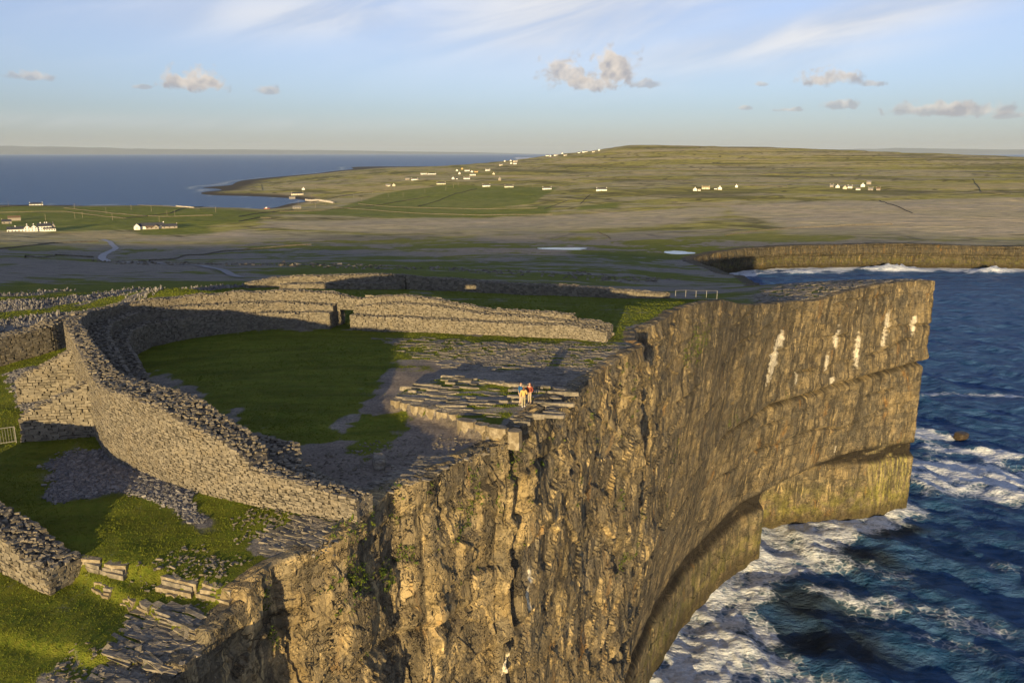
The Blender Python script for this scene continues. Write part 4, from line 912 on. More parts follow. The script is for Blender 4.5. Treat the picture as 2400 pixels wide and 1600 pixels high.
q = unproject(889, 1092); boulder('boulder', q[0], q[1], (.95, 1.7, .95), .25, 'squarish limestone block lying alone on the gravel inside the fort', 'boulder', M_SLAB, seed=3)
q = unproject(2253, 1024, 0); boulder('sea_rock', q[0], q[1], (5.5, 4, 3.4), .5, 'dark rock breaking the water right of the cliff', 'rock', flat_mat('wet_rock', (.06, .045, .03), .5), z=0, sink=1.3, seed=5)

# ------------------------------------------------------------------ scree, fallen stones and the field of upright stones
def scatter_stones(name, polys, n, size, label, zj=(.25, .6), flat=.5, mat=None, upright=0.0, clump=None):
    S = Stones(); P_ = np.array(sum(polys, [])); lo, hi = P_.min(0), P_.max(0); g = np.random.default_rng(len(name)*7+n); k = 0
    while k < n:
        m = 4000; x = g.uniform(lo[0], hi[0], m); y = g.uniform(lo[1], hi[1], m); w_ = np.zeros(m)
        for p in polys: w_ = np.maximum(w_, sst(poly_sd(x, y, p)+(fbm(x/2.2, y/2.2, 3, 41)-.5)*2.6, -.6, .6))
        if clump: w_ = w_*sst(fbm(x/clump, y/clump, 3, 77), .42, .6)
        ok = g.random(m) < w_*.9; x, y = x[ok], y[ok]; z = height(x, y)
        for i in range(len(x)):
            if k >= n: break
            a = g.uniform(0, 6.28); s_ = g.uniform(*size)*(1 if g.random() < .9 else 1.7)
            if upright:
                t = g.uniform(-.5, .5, 2); up_ = np.array([t[0], t[1], 1.0]); up_ /= np.linalg.norm(up_); nn = np.array([math.cos(a), math.sin(a), 0]); nn -= up_*(nn@up_); nn /= np.linalg.norm(nn)
                S.put((x[i], y[i], z[i]+s_*.5), up_, nn, (s_, s_*.18, s_*.4))
            else:
                uu = np.array([math.cos(a), math.sin(a), g.uniform(-.5, .5)]); uu /= np.linalg.norm(uu); nn = np.array([-math.sin(a), math.cos(a), g.uniform(-.5, .5)]); nn -= uu*(nn@uu); nn /= np.linalg.norm(nn)
                S.put((x[i], y[i], z[i]+s_*.2), uu, nn, (s_, s_*g.uniform(.5, .9), s_*g.uniform(.25, flat)))
            k += 1
    o = stones_mesh(name, S.arr(), None, mat, .3); return tag(o, label, 'stones' if 'scree' not in name else 'scree', kind='stuff')
M_SCREE = material('scree_stone', lambda T, P, pos: T.put(P.inputs['Base Color'], T.mix(T.attr('tone'), (.10, .098, .10), (.27, .255, .24))))
scatter_stones('scree', [SCREE, SCREE2], 11000, (.035, .10), 'grey scree of small stones on the slope below the fort wall', mat=M_SCREE)
scatter_stones('fallen_stones', [W([(150,1480),(430,1470),(440,1590),(20,1600)], 79), W([(600,1190),(850,1250),(740,1320),(560,1260)], 79.5), W([(450,1290),(560,1330),(470,1400),(330,1340)], 79)], 900, (.03, .10), 'scattered pale stones on the rocky ground at the cliff edge', flat=.4)
scatter_stones('floor_stones', [W([(700,1060),(1000,1010),(1230,1040),(1000,1110),(850,1150)]), W([(1000,800),(1450,800),(1380,870),(1100,860)])], 1700, (.03, .10), 'small loose stones on the bare floor of the fort', flat=.35)
scatter_stones('upright_stones', [W([(-60,650),(150,648),(450,650),(600,668),(480,690)], 76.8)+W([(300,712),(140,746),(-60,795)], 79)], 3600, (.08, .26), 'field of jagged upright stones outside the fort at far left', upright=1, clump=9, mat=M_SCREE)
scatter_stones('field_boulders', [W([(200,600),(1600,610),(1500,640),(1000,630),(300,640)], 52)], 500, (.3, .8), 'scattered boulders on the shaded plain beyond the walls')
# long thin limestone plates standing proud on the fort floor and at the ledges
def plates():
    S = Stones(); g = np.random.default_rng(91)
    R1 = W([(880,790),(1500,806),(1390,880),(1340,930),(1300,900),(1060,860),(1000,850)]); R2 = W([(860,1150),(1000,1080),(1200,1040),(1240,1050),(1060,1110),(900,1170)])
    R3 = W([(600,1235),(850,1220),(820,1265),(740,1300),(660,1290)], 79.4); R4 = W([(330,1400),(480,1430),(440,1590),(150,1600),(240,1500)], 79)
    R5 = [(52,168),(70,184),(98,207),(113,215),(110,220),(84,232),(66,210)]
    for R_, n, an in ((R5, 420, .55), (R1, 450, -.12), (R2, 260, -.25), (R3, 110, -.5), (R4, 60, -.45)):
        P_ = np.array(R_); lo, hi = P_.min(0), P_.max(0); k = 0
        while k < n:
            x = g.uniform(lo[0], hi[0], 300); y = g.uniform(lo[1], hi[1], 300); ok = poly_sd(x, y, R_)+(fbm(x, y, 2, 5)-.5)*3 > 0; ok &= (poly_sd(x, y, LAND) > .4); x, y = x[ok], y[ok]; z = height(x, y)
            for i in range(len(x)):
                a = an+g.normal(0, .14); uu = np.array([math.cos(a), math.sin(a), g.normal(0, .04)]); uu /= np.linalg.norm(uu); nn = np.array([-math.sin(a), math.cos(a), g.normal(0, .08)]); nn -= uu*(nn@uu); nn /= np.linalg.norm(nn)
                S.put((x[i], y[i], z[i]), uu, nn, (g.uniform(.2, .75)*(2.2 if R_ is R5 else 1), g.uniform(.06, .18)*(3 if R_ is R5 else 1), g.uniform(.02, .06)*(4 if R_ is R5 else 1))); k += 1
    return tag(stones_mesh('limestone_plates', S.arr(), None, M_SLAB, .25), 'thin limestone plates breaking the turf along the cliff top', 'rock', kind='stuff')
plates()

# ------------------------------------------------------------------ grass
def build_grass(T, P, pos):
    t = T.attr('tone'); n = T.noise(pos, .5, 3)
    c = T.mix(t, (.090, .135, .011), (.19, .20, .018)); c = T.mix(T.ramp(n, .5, .75, 0, .5), c, (.20, .18, .020))
    T.put(P.inputs['Base Color'], c); P.inputs['Roughness'].default_value = .7
M_GRASS = material('grass_blades', build_grass)
def grass(n_target=115000):
    g = np.random.default_rng(23); X, Y = [], []; tot = 0
    while tot < n_target:
        m = 60000; r = np.exp(g.uniform(math.log(26), math.log(165), m)); a = np.radians(g.uniform(-40, 14, m)); x, y = r*np.sin(a), r*np.cos(a)
        ok = poly_sd(x, y, LAND) > .3; x, y = x[ok], y[ok]; mk = masks(x, y); w_ = sst(mk[0]+g.normal(0, .12, len(x)), .42, .75)*(1-mk[2]); ok = g.random(len(x)) < w_*np.clip(np.hypot(x, y)/75, .4, 1); X.append(x[ok]); Y.append(y[ok]); tot += ok.sum()
    x = np.concatenate(X)[:n_target]; y = np.concatenate(Y)[:n_target]; z = height(x, y); n = len(x); k = 3
    lush = fbm(x/5, y/5, 3, 87); h = g.uniform(.03, .075, n)*(.55+lush*1.1)*np.where(y > 95, 1.5, 1); ba = g.uniform(0, 6.28, (n, k)); ln = g.uniform(.1, .6, (n, k)); w_ = np.clip(np.hypot(x, y)/1700, .022, .08)
    bx = x[:, None]+g.normal(0, .05, (n, k)); by = y[:, None]+g.normal(0, .05, (n, k)); ca, sa = np.cos(ba), np.sin(ba); ww = w_[:, None]
    zz = np.repeat(z[:, None], k, 1)-.02; hh = h[:, None]*g.uniform(.7, 1.2, (n, k))
    v = np.stack([np.stack([bx-ca*ww, by-sa*ww, zz], -1), np.stack([bx+ca*ww, by+sa*ww, zz], -1), np.stack([bx-sa*hh*ln, by+ca*hh*ln, zz+hh], -1)], 2).reshape(-1, 3)
    o = mesh_np('grass', v, np.arange(len(v)).reshape(-1, 3), M_GRASS, attrs=dict(tone=np.repeat(np.clip(g.normal(.5, .1, n), 0, 1), 3*k)), kind='stuff')
    tag(o, 'short green and straw grass on the cliff top and inside the fort', 'grass')
grass()
# green tufts on cliff ledges
def cliff_plants():
    g = np.random.default_rng(31); V, Tn = [], []
    sx, Z, X, Y = CL['s'], CL['Z'], CL['X'], CL['Y']; pts = []
    spots = [(1105,1112,.5),(1112,1160,.5),(1098,1180,.4),(1150,1180,.4),(1075,1195,.4),(1065,1245,.5),(1100,1215,.4),(875,1175,.4),(870,1215,.5),(840,1230,.5),(812,1232,.5),(852,1345,.7),(838,1370,.8),(870,1360,.6),(915,1345,.6),(905,1350,.5),(960,1305,.5),(945,1310,.4),(1205,1090,.6),(1212,1060,.6),(1200,1120,.5),
             (1455,1165,.5),(1458,1180,.5),(1500,1240,.7),(1495,1270,.8),(1490,1295,.8),(1470,1315,.8),(1465,1325,.7),(1520,1205,.6),(1585,1185,.4),(1600,1080,.4),(1605,1040,.5),(1625,800,1.6),(1640,805,1.8),(1655,795,1.5),(1635,818,1.4),(1610,825,1.2),(1755,985,1.0),(1740,992,.9),(1860,935,.8),(1590,1110,.5),(1010,1150,.4),(930,1160,.4),(650,1415,.4),(640,1500,.4),(620,1400,.4)]
    for (u, v, r) in spots:
        q = edge_hit(u, v)
        if q: pts.append((q[0], q[1], r))
    for _ in range(70):
        pts.append((g.uniform(CUM_S[14], CUM_S[34]), 79.5-abs(g.normal(0, 4.5)), g.uniform(.08, .2)))
    for s0, z0, r in pts:
        d = (sx-s0)**2+(Z-z0)**2*.6; idx = np.argpartition(d.ravel(), 500)[:500]; dd = np.sqrt(d.ravel()[idx]); pick = idx[g.random(500) < np.exp(-(dd/r)**2)]
        if len(pick) == 0: pick = idx[np.argsort(dd)[:6]]
        for i in g.choice(pick, min(len(pick), int(40*r+8))):
            c = np.array([X.ravel()[i], Y.ravel()[i], Z.ravel()[i]])
            for _ in range(4):
                a = g.normal(0, .085, 3); b = g.normal(0, .085, 3); o = g.normal(0, .07, 3)+np.array([.05, -.04, .05]); V += [c+o, c+o+a, c+o+b]; Tn += [g.uniform(0, 1)]*3
    tag(mesh_np('cliff_plants', np.array(V), np.arange(len(V)).reshape(-1, 3), material('cliff_leaf', lambda T, P, pos: T.put(P.inputs['Base Color'], T.mix(T.attr('tone'), (.03, .065, .012), (.13, .155, .02)))), attrs=dict(tone=Tn), kind='stuff'), 'green plants growing on the ledges of the cliff face', 'plants')
cliff_plants()

# ------------------------------------------------------------------ railings
M_METAL = flat_mat('galvanised_steel', (.30, .29, .27), .45, .15, 6.0, .3)
def railing(a, b, n, h, label, bars=False, sag=0):
    a, b = np.array(a), np.array(b); root = thing('metal_railing', (*a, hz(*a)), label, 'railing'); o = np.array(root.location); d = b-a; L = np.hypot(*d)
    P_ = [(*(a+d*t), hz(*(a+d*t))) for t in np.linspace(0, 1, n)]
    for p in P_: MB().bar((p[0]-o[0], p[1]-o[1], p[2]-o[2]-.2), (p[0]-o[0], p[1]-o[1], p[2]-o[2]+h), .035 if bars else .035).build('post', M_METAL, root)
    for hh, nm in ((h, 'top_rail'), (.12 if bars else h*.12, 'bottom_rail')):
        mb = MB()
        for p, q_ in zip(P_[:-1], P_[1:]): mb.bar((p[0]-o[0], p[1]-o[1], p[2]-o[2]+hh), (q_[0]-o[0], q_[1]-o[1], q_[2]-o[2]+hh), .028 if bars else .022)
        mb.build(nm, M_METAL, root)
    if bars:
        m = int(L/.17)
        for t in (np.arange(m)+.5)/m:
            p = a+d*t; z = hz(*p)-o[2]; MB().bar((p[0]-o[0], p[1]-o[1], z+.12), (p[0]-o[0], p[1]-o[1], z+h), .012, 5).build('bar', M_METAL, root)
railing((-40.5, 54.2), (-36.9, 56.0), 3, 1.25, 'grey metal barred railing beside the stone buttress at the left edge', True)
railing((28.4, 136.5), (34.6, 132.6), 5, 1.6, 'pale metal railing closing the gap between the wall and the cliff edge')

# ------------------------------------------------------------------ people
def skin_mesh(name, joints, edges, mat, root, sub=2, rootv=0):
    me = bpy.data.meshes.new(name); me.from_pydata([j[:3] for j in joints], edges, []); o = bpy.data.objects.new(name, me); COL.objects.link(o); o.parent = root
    md = o.modifiers.new('skin', 'SKIN'); sk = me.skin_vertices[0].data if me.skin_vertices else None
    if sk is None:
        import bmesh
        bm = bmesh.new(); bm.from_mesh(me); lay = bm.verts.layers.skin.verify(); bm.to_mesh(me); bm.free(); sk = me.skin_vertices[0].data
    for i, j in enumerate(joints): sk[i].radius = (j[3], j[4] if len(j) > 4 else j[3]); sk[i].use_root = i == rootv
    md.use_smooth_shade = True
    s_ = o.modifiers.new('sub', 'SUBSURF'); s_.levels = sub; s_.render_levels = sub
    me.materials.append(mat); return o
M_SKIN = flat_mat('skin', (.52, .33, .24), .6, .06)
def person(u, v, face, H, jacket, trousers, shoe, hair, label, long_hair=False, lean=0.0, pose=0, leg2=None):
    p = unproject(u, v, 80.78); z = hz(*p)+.06
    root = thing('person', (p[0], p[1], z), label, 'person', None, face); k = H/1.75
    def J(l): return [(a*k, b*k, c*k, *[r*k for r in rest]) for a, b, c, *rest in l]
    st = .04 if pose else -.03
    hip = [(-.095, 0, .92), (.095, 0, .92)]; knee = [(-.10, .03, .50), (.10, .02+st, .50)]; ank = [(-.11, -.02, .09), (.115, -.02+st*2, .09)]
    elb = [(-.27, -.05, 1.12), (.27, -.05, 1.12)]; hand = [(-.22, .13, .96), (.22, .13, .96)] if pose != 2 else [(-.27, .04, .86), (.25, .20, 1.02)]
    body = J([(0, 0, .95, .13, .10), (0, 0, 1.15, .13, .095), (0, .005+lean*.5, 1.36, .15, .10), (0, .0+lean, 1.48, .055), (0, .01+lean, 1.55, .055), (0, .02+lean, 1.64, .088, .10), (0, .015+lean, 1.72, .07, .08)])
    ed = [(i, i+1) for i in range(6)]
    def chain(start, pts):
        i = start
        for q_ in J(pts): body.append(q_); ed.append((i, len(body)-1)); i = len(body)-1
        return i
    for s_ in (0, 1):
        sg = -1 if s_ == 0 else 1
        chain(0, [(*hip[s_], .088), (*knee[s_], .058), (*ank[s_], .04), (ank[s_][0], ank[s_][1]+.14, .04, .038, .03)])
        w_ = chain(2, [(sg*.18, lean, 1.41, .06), (*elb[s_], .042), (*hand[s_], .03), (hand[s_][0]*.97, hand[s_][1]+.06, hand[s_][2]-.03, .032, .02)])
        hx, hy, hz_ = hand[s_][0]*.97, hand[s_][1]+.06, hand[s_][2]-.03
        for fi, (dx, ln) in enumerate(((-.03, .065), (-.01, .08), (.01, .075), (.028, .06))): chain(w_, [(hx+dx, hy+ln*.55, hz_-.02, .009), (hx+dx, hy+ln, hz_-.05, .008)])
        chain(w_, [(hx-sg*.045, hy+.015, hz_+.012, .010), (hx-sg*.05, hy+.05, hz_, .008)])
    skin_mesh('body', body, ed, M_SKIN, root)
    jk = J([(0, 0, .88, .165, .12), (0, 0, 1.05, .17, .125), (0, lean*.4, 1.2, .17, .125), (0, lean*.8, 1.37, .175, .12), (0, lean, 1.47, .08)]); je = [(0, 1), (1, 2), (2, 3), (3, 4)]
    for s_ in (0, 1):
        sg = -1 if s_ == 0 else 1; n = len(jk); jk += J([(sg*.19, lean, 1.40, .08), (*elb[s_], .065), (hand[s_][0], hand[s_][1]-.02, hand[s_][2]+.01, .045)]); je += [(3, n), (n, n+1), (n+1, n+2)]
    skin_mesh('jacket', jk, je, jacket, root)
    tr = J([(0, 0, .97, .145, .115)]); te = []
    for s_ in (0, 1):
        n = len(tr); tr += J([(*hip[s_][:2], .86, .105), (*knee[s_], .075), (*ank[s_], .062)]); te += [(0, n), (n, n+1), (n+1, n+2)]
    skin_mesh('trousers', tr, te, trousers, root)
    for s_ in (0, 1): skin_mesh('shoe', J([(ank[s_][0], ank[s_][1]-.06, .045, .048, .045), (ank[s_][0], ank[s_][1]+.06, .045, .05, .042), (ank[s_][0], ank[s_][1]+.17, .035, .045, .03)]), [(0, 1), (1, 2)], shoe, root)
    hr = [(0, -.02+lean, 1.70, .098, .095), (0, -.045+lean, 1.63, .095, .085)]
    if long_hair: hr += [(0, -.09+lean, 1.52, .10, .06), (0, -.10+lean, 1.38, .085, .04)]
    skin_mesh('hair', J(hr), [(i, i+1) for i in range(len(hr)-1)], hair, root)
    me_ = flat_mat('eye', (.03, .025, .02), .4)
    for sx in (-.033, .033): MB().box(sx*k-.011, sx*k+.011, (.115+lean)*k, (.122+lean)*k, 1.645*k, 1.66*k).build('eye', me_, root)
    MB().add([((-.012)*k, (.105+lean)*k, 1.60*k), (.012*k, (.105+lean)*k, 1.60*k), (0, (.135+lean)*k, 1.605*k), (0, (.108+lean)*k, 1.645*k)], [(0, 1, 2), (0, 2, 3), (1, 3, 2), (0, 3, 1)]).build('nose', M_SKIN, root)
    MB().box(-.022*k, .022*k, (.112+lean)*k, (.118+lean)*k, 1.57*k, 1.58*k).build('mouth', flat_mat('lips', (.35, .13, .11), .5), root)
C_ = lambda n, rgb: flat_mat(n, rgb, .85, .12, 9.0)
person(1220, 950, math.radians(-70), 1.80, C_('blue_fabric', (.025, .11, .26)), C_('cream_fabric', (.50, .38, .28)), C_('white_shoe', (.7, .68, .65)), C_('brown_hair', (.10, .05, .025)), 'person in a bright blue jacket and pale trousers standing behind the yellow jacket', pose=1)
person(1227, 956.5, math.radians(15), 1.66, C_('yellow_fabric', (.55, .37, .13)), C_('khaki_fabric', (.32, .28, .17)), C_('white_trainer', (.75, .73, .70)), C_('auburn_hair', (.16, .07, .03)), 'person in a yellow jacket with white shoes seen from behind', True, pose=2)
person(1241, 948, math.radians(150), 1.68, C_('red_fabric', (.23, .055, .035)), C_('beige_fabric', (.40, .33, .22)), C_('tan_boot', (.25, .19, .13)), C_('red_hair', (.20, .055, .025)), 'person with long reddish hair in a red jacket facing the others', True, pose=0)

# ------------------------------------------------------------------ houses
M_WALLS = {'w': flat_mat('white_render', (.78, .76, .72), .85, .05, 1.0), 'c': flat_mat('cream_render', (.62, .56, .44), .85, .07, 1.0), 'y': flat_mat('yellow_render', (.62, .42, .18), .85, .07, 1.0), 'g': flat_mat('grey_stonework', (.30, .27, .23), .9, .2, 1.5)}
M_ROOF = {'s': flat_mat('slate_roof', (.055, .06, .075), .6, .2, .8), 'g': flat_mat('grey_roof', (.20, .195, .19), .8, .2, .8), 'b': flat_mat('brown_roof', (.16, .11, .075), .85, .2, .8), 't': flat_mat('thatch_roof', (.34, .27, .16), .95, .2, .8)}
M_WIN = flat_mat('window_glass', (.03, .035, .045), .15, .2); M_DOOR = flat_mat('painted_door', (.08, .10, .13), .6, .2)
def house_part(root, x0, x1, y0, y1, h, rh, wall, roof, axis='x', chim=(), wins=0, door=False, dormer=0, z0=-1.5):
    """gabled block: ridge along axis, facade with windows on the -y side"""
    mb = MB(); cx, cy = (x0+x1)/2, (y0+y1)/2
    if axis == 'x':
        v = [(x0,y0,z0),(x1,y0,z0),(x1,y1,z0),(x0,y1,z0),(x0,y0,h),(x1,y0,h),(x1,y1,h),(x0,y1,h),(x0,cy,h+rh),(x1,cy,h+rh)]
        mb.add(v, [(0,1,5,4),(2,3,7,6),(1,2,6,9,5),(3,0,4,8,7),(4,5,9,8),(6,7,8,9)])
    else:
        v = [(x0,y0,z0),(x1,y0,z0),(x1,y1,z0),(x0,y1,z0),(x0,y0,h),(x1,y0,h),(x1,y1,h),(x0,y1,h),(cx,y0,h+rh),(cx,y1,h+rh)]
        mb.add(v, [(0,1,5,8,4),(2,3,7,9,6),(1,2,6,5),(3,0,4,7),(5,6,9,8),(7,4,8,9)])
    mb.build('wall', wall, root)
    r = MB(); o, t = .35, .22
    if axis == 'x':
        for ya, sg in ((y0, -1), (y1, 1)):
            k = rh/abs(cy-ya); e = ya+sg*o; ez = h-o*k
            r.add([(x0-.15,e,ez+.05),(x1+.15,e,ez+.05),(x1+.15,cy,h+rh+.06),(x0-.15,cy,h+rh+.06),(x0-.15,e,ez+t),(x1+.15,e,ez+t),(x1+.15,cy,h+rh+.06+t),(x0-.15,cy,h+rh+.06+t)], [(0,1,2,3),(7,6,5,4),(0,4,5,1),(1,5,6,2),(2,6,7,3),(3,7,4,0)])
    else:
        for xa, sg in ((x0, -1), (x1, 1)):
            k = rh/abs(cx-xa); e = xa+sg*o; ez = h-o*k
            r.add([(e,y0-.15,ez+.05),(e,y1+.15,ez+.05),(cx,y1+.15,h+rh+.06),(cx,y0-.15,h+rh+.06),(e,y0-.15,ez+t),(e,y1+.15,ez+t),(cx,y1+.15,h+rh+.06+t),(cx,y0-.15,h+rh+.06+t)], [(0,1,2,3),(7,6,5,4),(0,4,5,1),(1,5,6,2),(2,6,7,3),(3,7,4,0)])
    ro = r.build('roof', roof, root)
    for c in chim:
        q_ = x0+(x1-x0)*c if axis == 'x' else cx; qy = cy if axis == 'x' else y0+(y1-y0)*c
        MB().box(q_-.55, q_+.55, qy-.35, qy+.35, h+rh*.6, h+rh+1.1).box(q_-.22, q_+.22, qy-.15, qy+.15, h+rh+1.1, h+rh+1.45).build('chimney', wall, ro)
    rows = 2 if h > 4.2 else 1
    for rw in range(rows):
        for i in range(wins):
            wx = x0+(x1-x0)*(i+.5)/wins
            if door and rw == 0 and i == wins//2: MB().box(wx-.55, wx+.55, y0-.05, y0+.05, 0, 2.1).build('door', M_DOOR, root); continue
            zb = .95+rw*2.6; w_ = MB().box(wx-.55, wx+.55, y0-.04, y0+.06, zb, zb+1.25).build('window', M_WIN, root)
            MB().box(wx-.7, wx+.7, y0-.12, y0-.045, zb-.14, zb).build('sill', wall, w_)
def house(u, v, wpx, label, wall='w', roof='s', axis='x', h=2.9, chim=(.04, .96), wins=3, door=True, wing=0, rz=0.0, depth=6.5, group='houses on the far island', cat='house', name='house'):
    p, t = hit(u, v, 300); L = max(wpx*t/F_PX, 4.0); root = thing(name, tuple(p), label, cat, group, -math.atan2(p[0], p[1])+rz)
    if axis == 'x': house_part(root, -L/2, L/2, -depth/2, depth/2, h, depth*.36, M_WALLS[wall], M_ROOF[roof], 'x', chim, wins, door)
    else:
        W_ = min(L, 7.5); house_part(root, -W_/2, W_/2, -5, 5, h, W_*.36, M_WALLS[wall], M_ROOF[roof], 'y', chim, 2 if wins else 0, False)
    if wing: house_part(root, *((L/2-.3, L/2+4.5) if wing > 0 else (-L/2-4.5, -L/2+.3)), -2.4, 2.4, 2.1, 1.5, M_WALLS[wall], M_ROOF[roof], 'x', (), 1, False)
    return root
HOUSES = [
 (711,445,15,'white gabled house above the pale roadside house by the bay','w','s','y',dict()),
 (697,457,28,'long cream house with dormer gables beside the bay','c','s','x',dict(h=3.2, wins=5)),
 (685,466,14,'low grey concrete shed at the bay shore','g','g','x',dict(chim=(), wins=0, door=False)),
 (923,436,20,'cream house with a low wing in the fields right of the bay','c','g','y',dict(wing=-1)),
 (910,436,12,'small low outbuilding beside the cream gabled house','g','g','x',dict(chim=(), wins=0)),
 (972,422,15,'white house in front of a grey barn above the green fields','w','s','x',dict(wing=1)), (955,421,10,'grey barn left of a small white house','g','g','x',dict(chim=(), wins=0)),
 (993,409,14,'pale house half way up the slope left of the village','w','g','x',dict()), (1013,409,18,'white two window house at the left end of the village','w','s','x',dict(wing=-1)),
 (1071,401,11,'white gable at the upper left of the village cluster','w','g','y',dict()), (1083,397,10,'yellow house at the top of the village cluster','y','b','y',dict()), (1095,401,12,'white house right of the yellow house','w','g','x',dict()),
 (1106,404,11,'white house with red brown end in the village centre','w','b','y',dict()), (1116,404,8,'small ochre house at the right of the village centre','y','b','x',dict(wins=1)), (1077,408,9,'white gable below the village top row','w','s','y',dict()),
 (1108,411,14,'long low white building under the village centre','w','g','x',dict(chim=(), h=2.3)), (1062,420,14,'white gabled house with a wing at the lower left of the village','w','s','y',dict(wing=1)), (1094,420,15,'white cottage at the lower middle of the village','w','g','x',dict()),
 (1143,400,11,'white house standing right of the village cluster','w','g','x',dict()), (1157,409,10,'brown and white house below the solitary white one','c','b','y',dict()), (1171,423,9,'tall narrow grey stone house on the slope','g','g','y',dict(h=5.5)),
 (1153,375,7,'white gable alone against the sea near the skyline','w','s','y',dict(wins=0)), (1183,379,9,'white house at the left of the upper hamlet','w','g','y',dict(wins=0)), (1174,388,8,'pale stone house below the upper hamlet','c','g','x',dict()), (1197,378,8,'white gable in the middle of the upper hamlet','w','g','y',dict(wins=0)),
 (1208,379,11,'long cream house at the right of the upper hamlet','c','g','x',dict()), (1198,384,6,'small grey white house in the lower row of the upper hamlet','w','s','y',dict(wins=0)), (1207,385,8,'white two storey house in the lower row of the upper hamlet','w','s','x',dict(h=4.6)),
 (1034,432,21,'grey roofed bungalow at the left end of the bungalow row','c','s','x',dict(wins=4)), (1140,437,18,'white bungalow with a porch gable in the bungalow row','w','s','x',dict(wins=4)), (1193,439,21,'grey cream bungalow third in the bungalow row','c','s','x',dict(wins=3)),
 (1282,444,21,'white bungalow with dark roof fourth in the bungalow row','w','s','x',dict(wins=4)), (1410,447,25,'long white bungalow alone at the right of the bungalow row','w','s','x',dict(wins=5)),
 (1255,367,7,'tiny white house lowest on the ridge','w','g','x',dict(wins=0)), (1283,366,8,'white house second along the ridge','w','g','x',dict(wins=0)), (1290,367,7,'white gable third along the ridge','w','g','y',dict(wins=0)), (1303,365,10,'long white house fourth along the ridge','w','g','x',dict(wins=0)), (1318,361,6,'small white gable on the ridge line','w','g','y',dict(wins=0)), (1325,365,8,'low pale house just below the ridge line','c','g','x',dict(wins=0)),
 (1357,359,6,'white house near the top of the ridge','w','s','x',dict(wins=0)), (1371,357,12,'long dark roofed house near the top of the ridge','w','s','x',dict(wins=0)), (1391,357,7,'pale house under the hill brow','c','g','x',dict(wins=0)), (1404,353,6,'white house highest on the hill brow','w','g','y',dict(wins=0)),
 (1629,447,14,'white cottage at the left of the lone hill farm','w','t','y',dict(wing=1)), (1654,443,18,'cream thatched cottage in the middle of the lone hill farm','c','t','x',dict()), (1687,444,14,'white gabled farmhouse at the right of the lone hill farm','w','s','y',dict(wing=-1)), (1726,439,6,'tiny white shed right of the lone hill farm','w','g','y',dict(wins=0)),
 (1949,438,8,'small grey outbuilding at the left of the right hand farm','g','g','x',dict(wins=0)), (1963,440,12,'white gable leftmost of the right hand farm','w','s','y',dict()), (1980,443,13,'cream gable in the middle of the right hand farm','c','t','y',dict()), (1992,441,10,'white low cottage of the right hand farm','w','g','x',dict(wins=1)), (2022,438,15,'tall white farmhouse at the right hand farm','w','s','y',dict(h=4.0)),
 (2036,432,10,'grey slab sided barn behind the tall white farmhouse','g','g','x',dict(h=5.0, chim=(), wins=0)), (2011,445,10,'low white wall like shed below the tall farmhouse','w','g','x',dict(h=1.8, wins=0, chim=())), (2040,446,11,'ruined grey cottage at the lower right of the farm','g','g','x',dict(wins=1)), (2058,446,9,'stone outhouse at the far right of the farm','g','b','x',dict(wins=0)),
 (85,482,28,'dark roofed shore cottage with white chimneys at the far left water edge','w','s','x',dict(wins=4)), (34,517,26,'grey stone barn behind the big white house','g','b','x',dict(wins=0, h=4, chim=())),
 (16,524,20,'dark roofed house at the left edge beside the barn','g','s','x',dict(wins=2)), (696,489,19,'roofless stone building by the bay beach','g','g','x',dict(wins=3, chim=(), h=2.2))]
for (u, v, wpx, lab, wl, rf, ax, kw) in HOUSES: house(u, v, wpx, lab, wl, rf, ax, **kw)
def big_house():
    p, t = hit(78, 542, 300); k = t/F_PX; root = thing('country_house', tuple(p), 'large white house of several gabled blocks with tall chimneys at the left', 'house', None, -math.atan2(p[0], p[1]))
    w_, s_ = M_WALLS['w'], M_ROOF['s']
    house_part(root, -52*k, -18*k, -3, 4, 3.2, 2.8, w_, s_, 'x', (.5,), 5, True); house_part(root, -18*k, -5*k, -6, 5, 4.4, 3.0, w_, s_, 'y', (.8,), 2); house_part(root, -5*k, 9*k, -6, 5, 4.4, 3.0, w_, s_, 'y', (.8,), 2)
    house_part(root, 9*k, 38*k, -4, 5, 5.6, 3.2, w_, s_, 'x', (.25, .55, .7), 5, True); house_part(root, 38*k, 46*k, -2, 8, 5.2, 3.0, M_WALLS['g'], s_, 'y', (.9,), 1); house_part(root, 20*k, 46*k, -9, -4.1, 2.8, 1.2, w_, s_, 'x', (), 5)
big_house()
def long_cottage():
    p, t = hit(366, 536, 300); k = t/F_PX; root = thing('cottage', tuple(p), 'long white cottage with dark slate roof and stone lean-tos in the field', 'house', None, -math.atan2(p[0], p[1]))
    house_part(root, -47*k, -34*k, -4, 8, 3.4, 3.4, M_WALLS['w'], M_ROOF['s'], 'y', (), 1); house_part(root, -36*k, 18*k, 0, 8, 3.4, 3.6, M_WALLS['w'], M_ROOF['s'], 'x', (.98,), 4, True)
    house_part(root, -22*k, -6*k, -5, .1, 2.2, 1.4, M_WALLS['g'], M_ROOF['b'], 'x', (), 2); house_part(root, -6*k, 6*k, -5, .1, 2.6, 2.0, M_WALLS['g'], M_ROOF['b'], 'y', (), 1); house_part(root, 12*k, 46*k, -3, 5, 2.6, 2.6, M_WALLS['g'], M_ROOF['s'], 'x', (.98,), 3)
long_cottage()

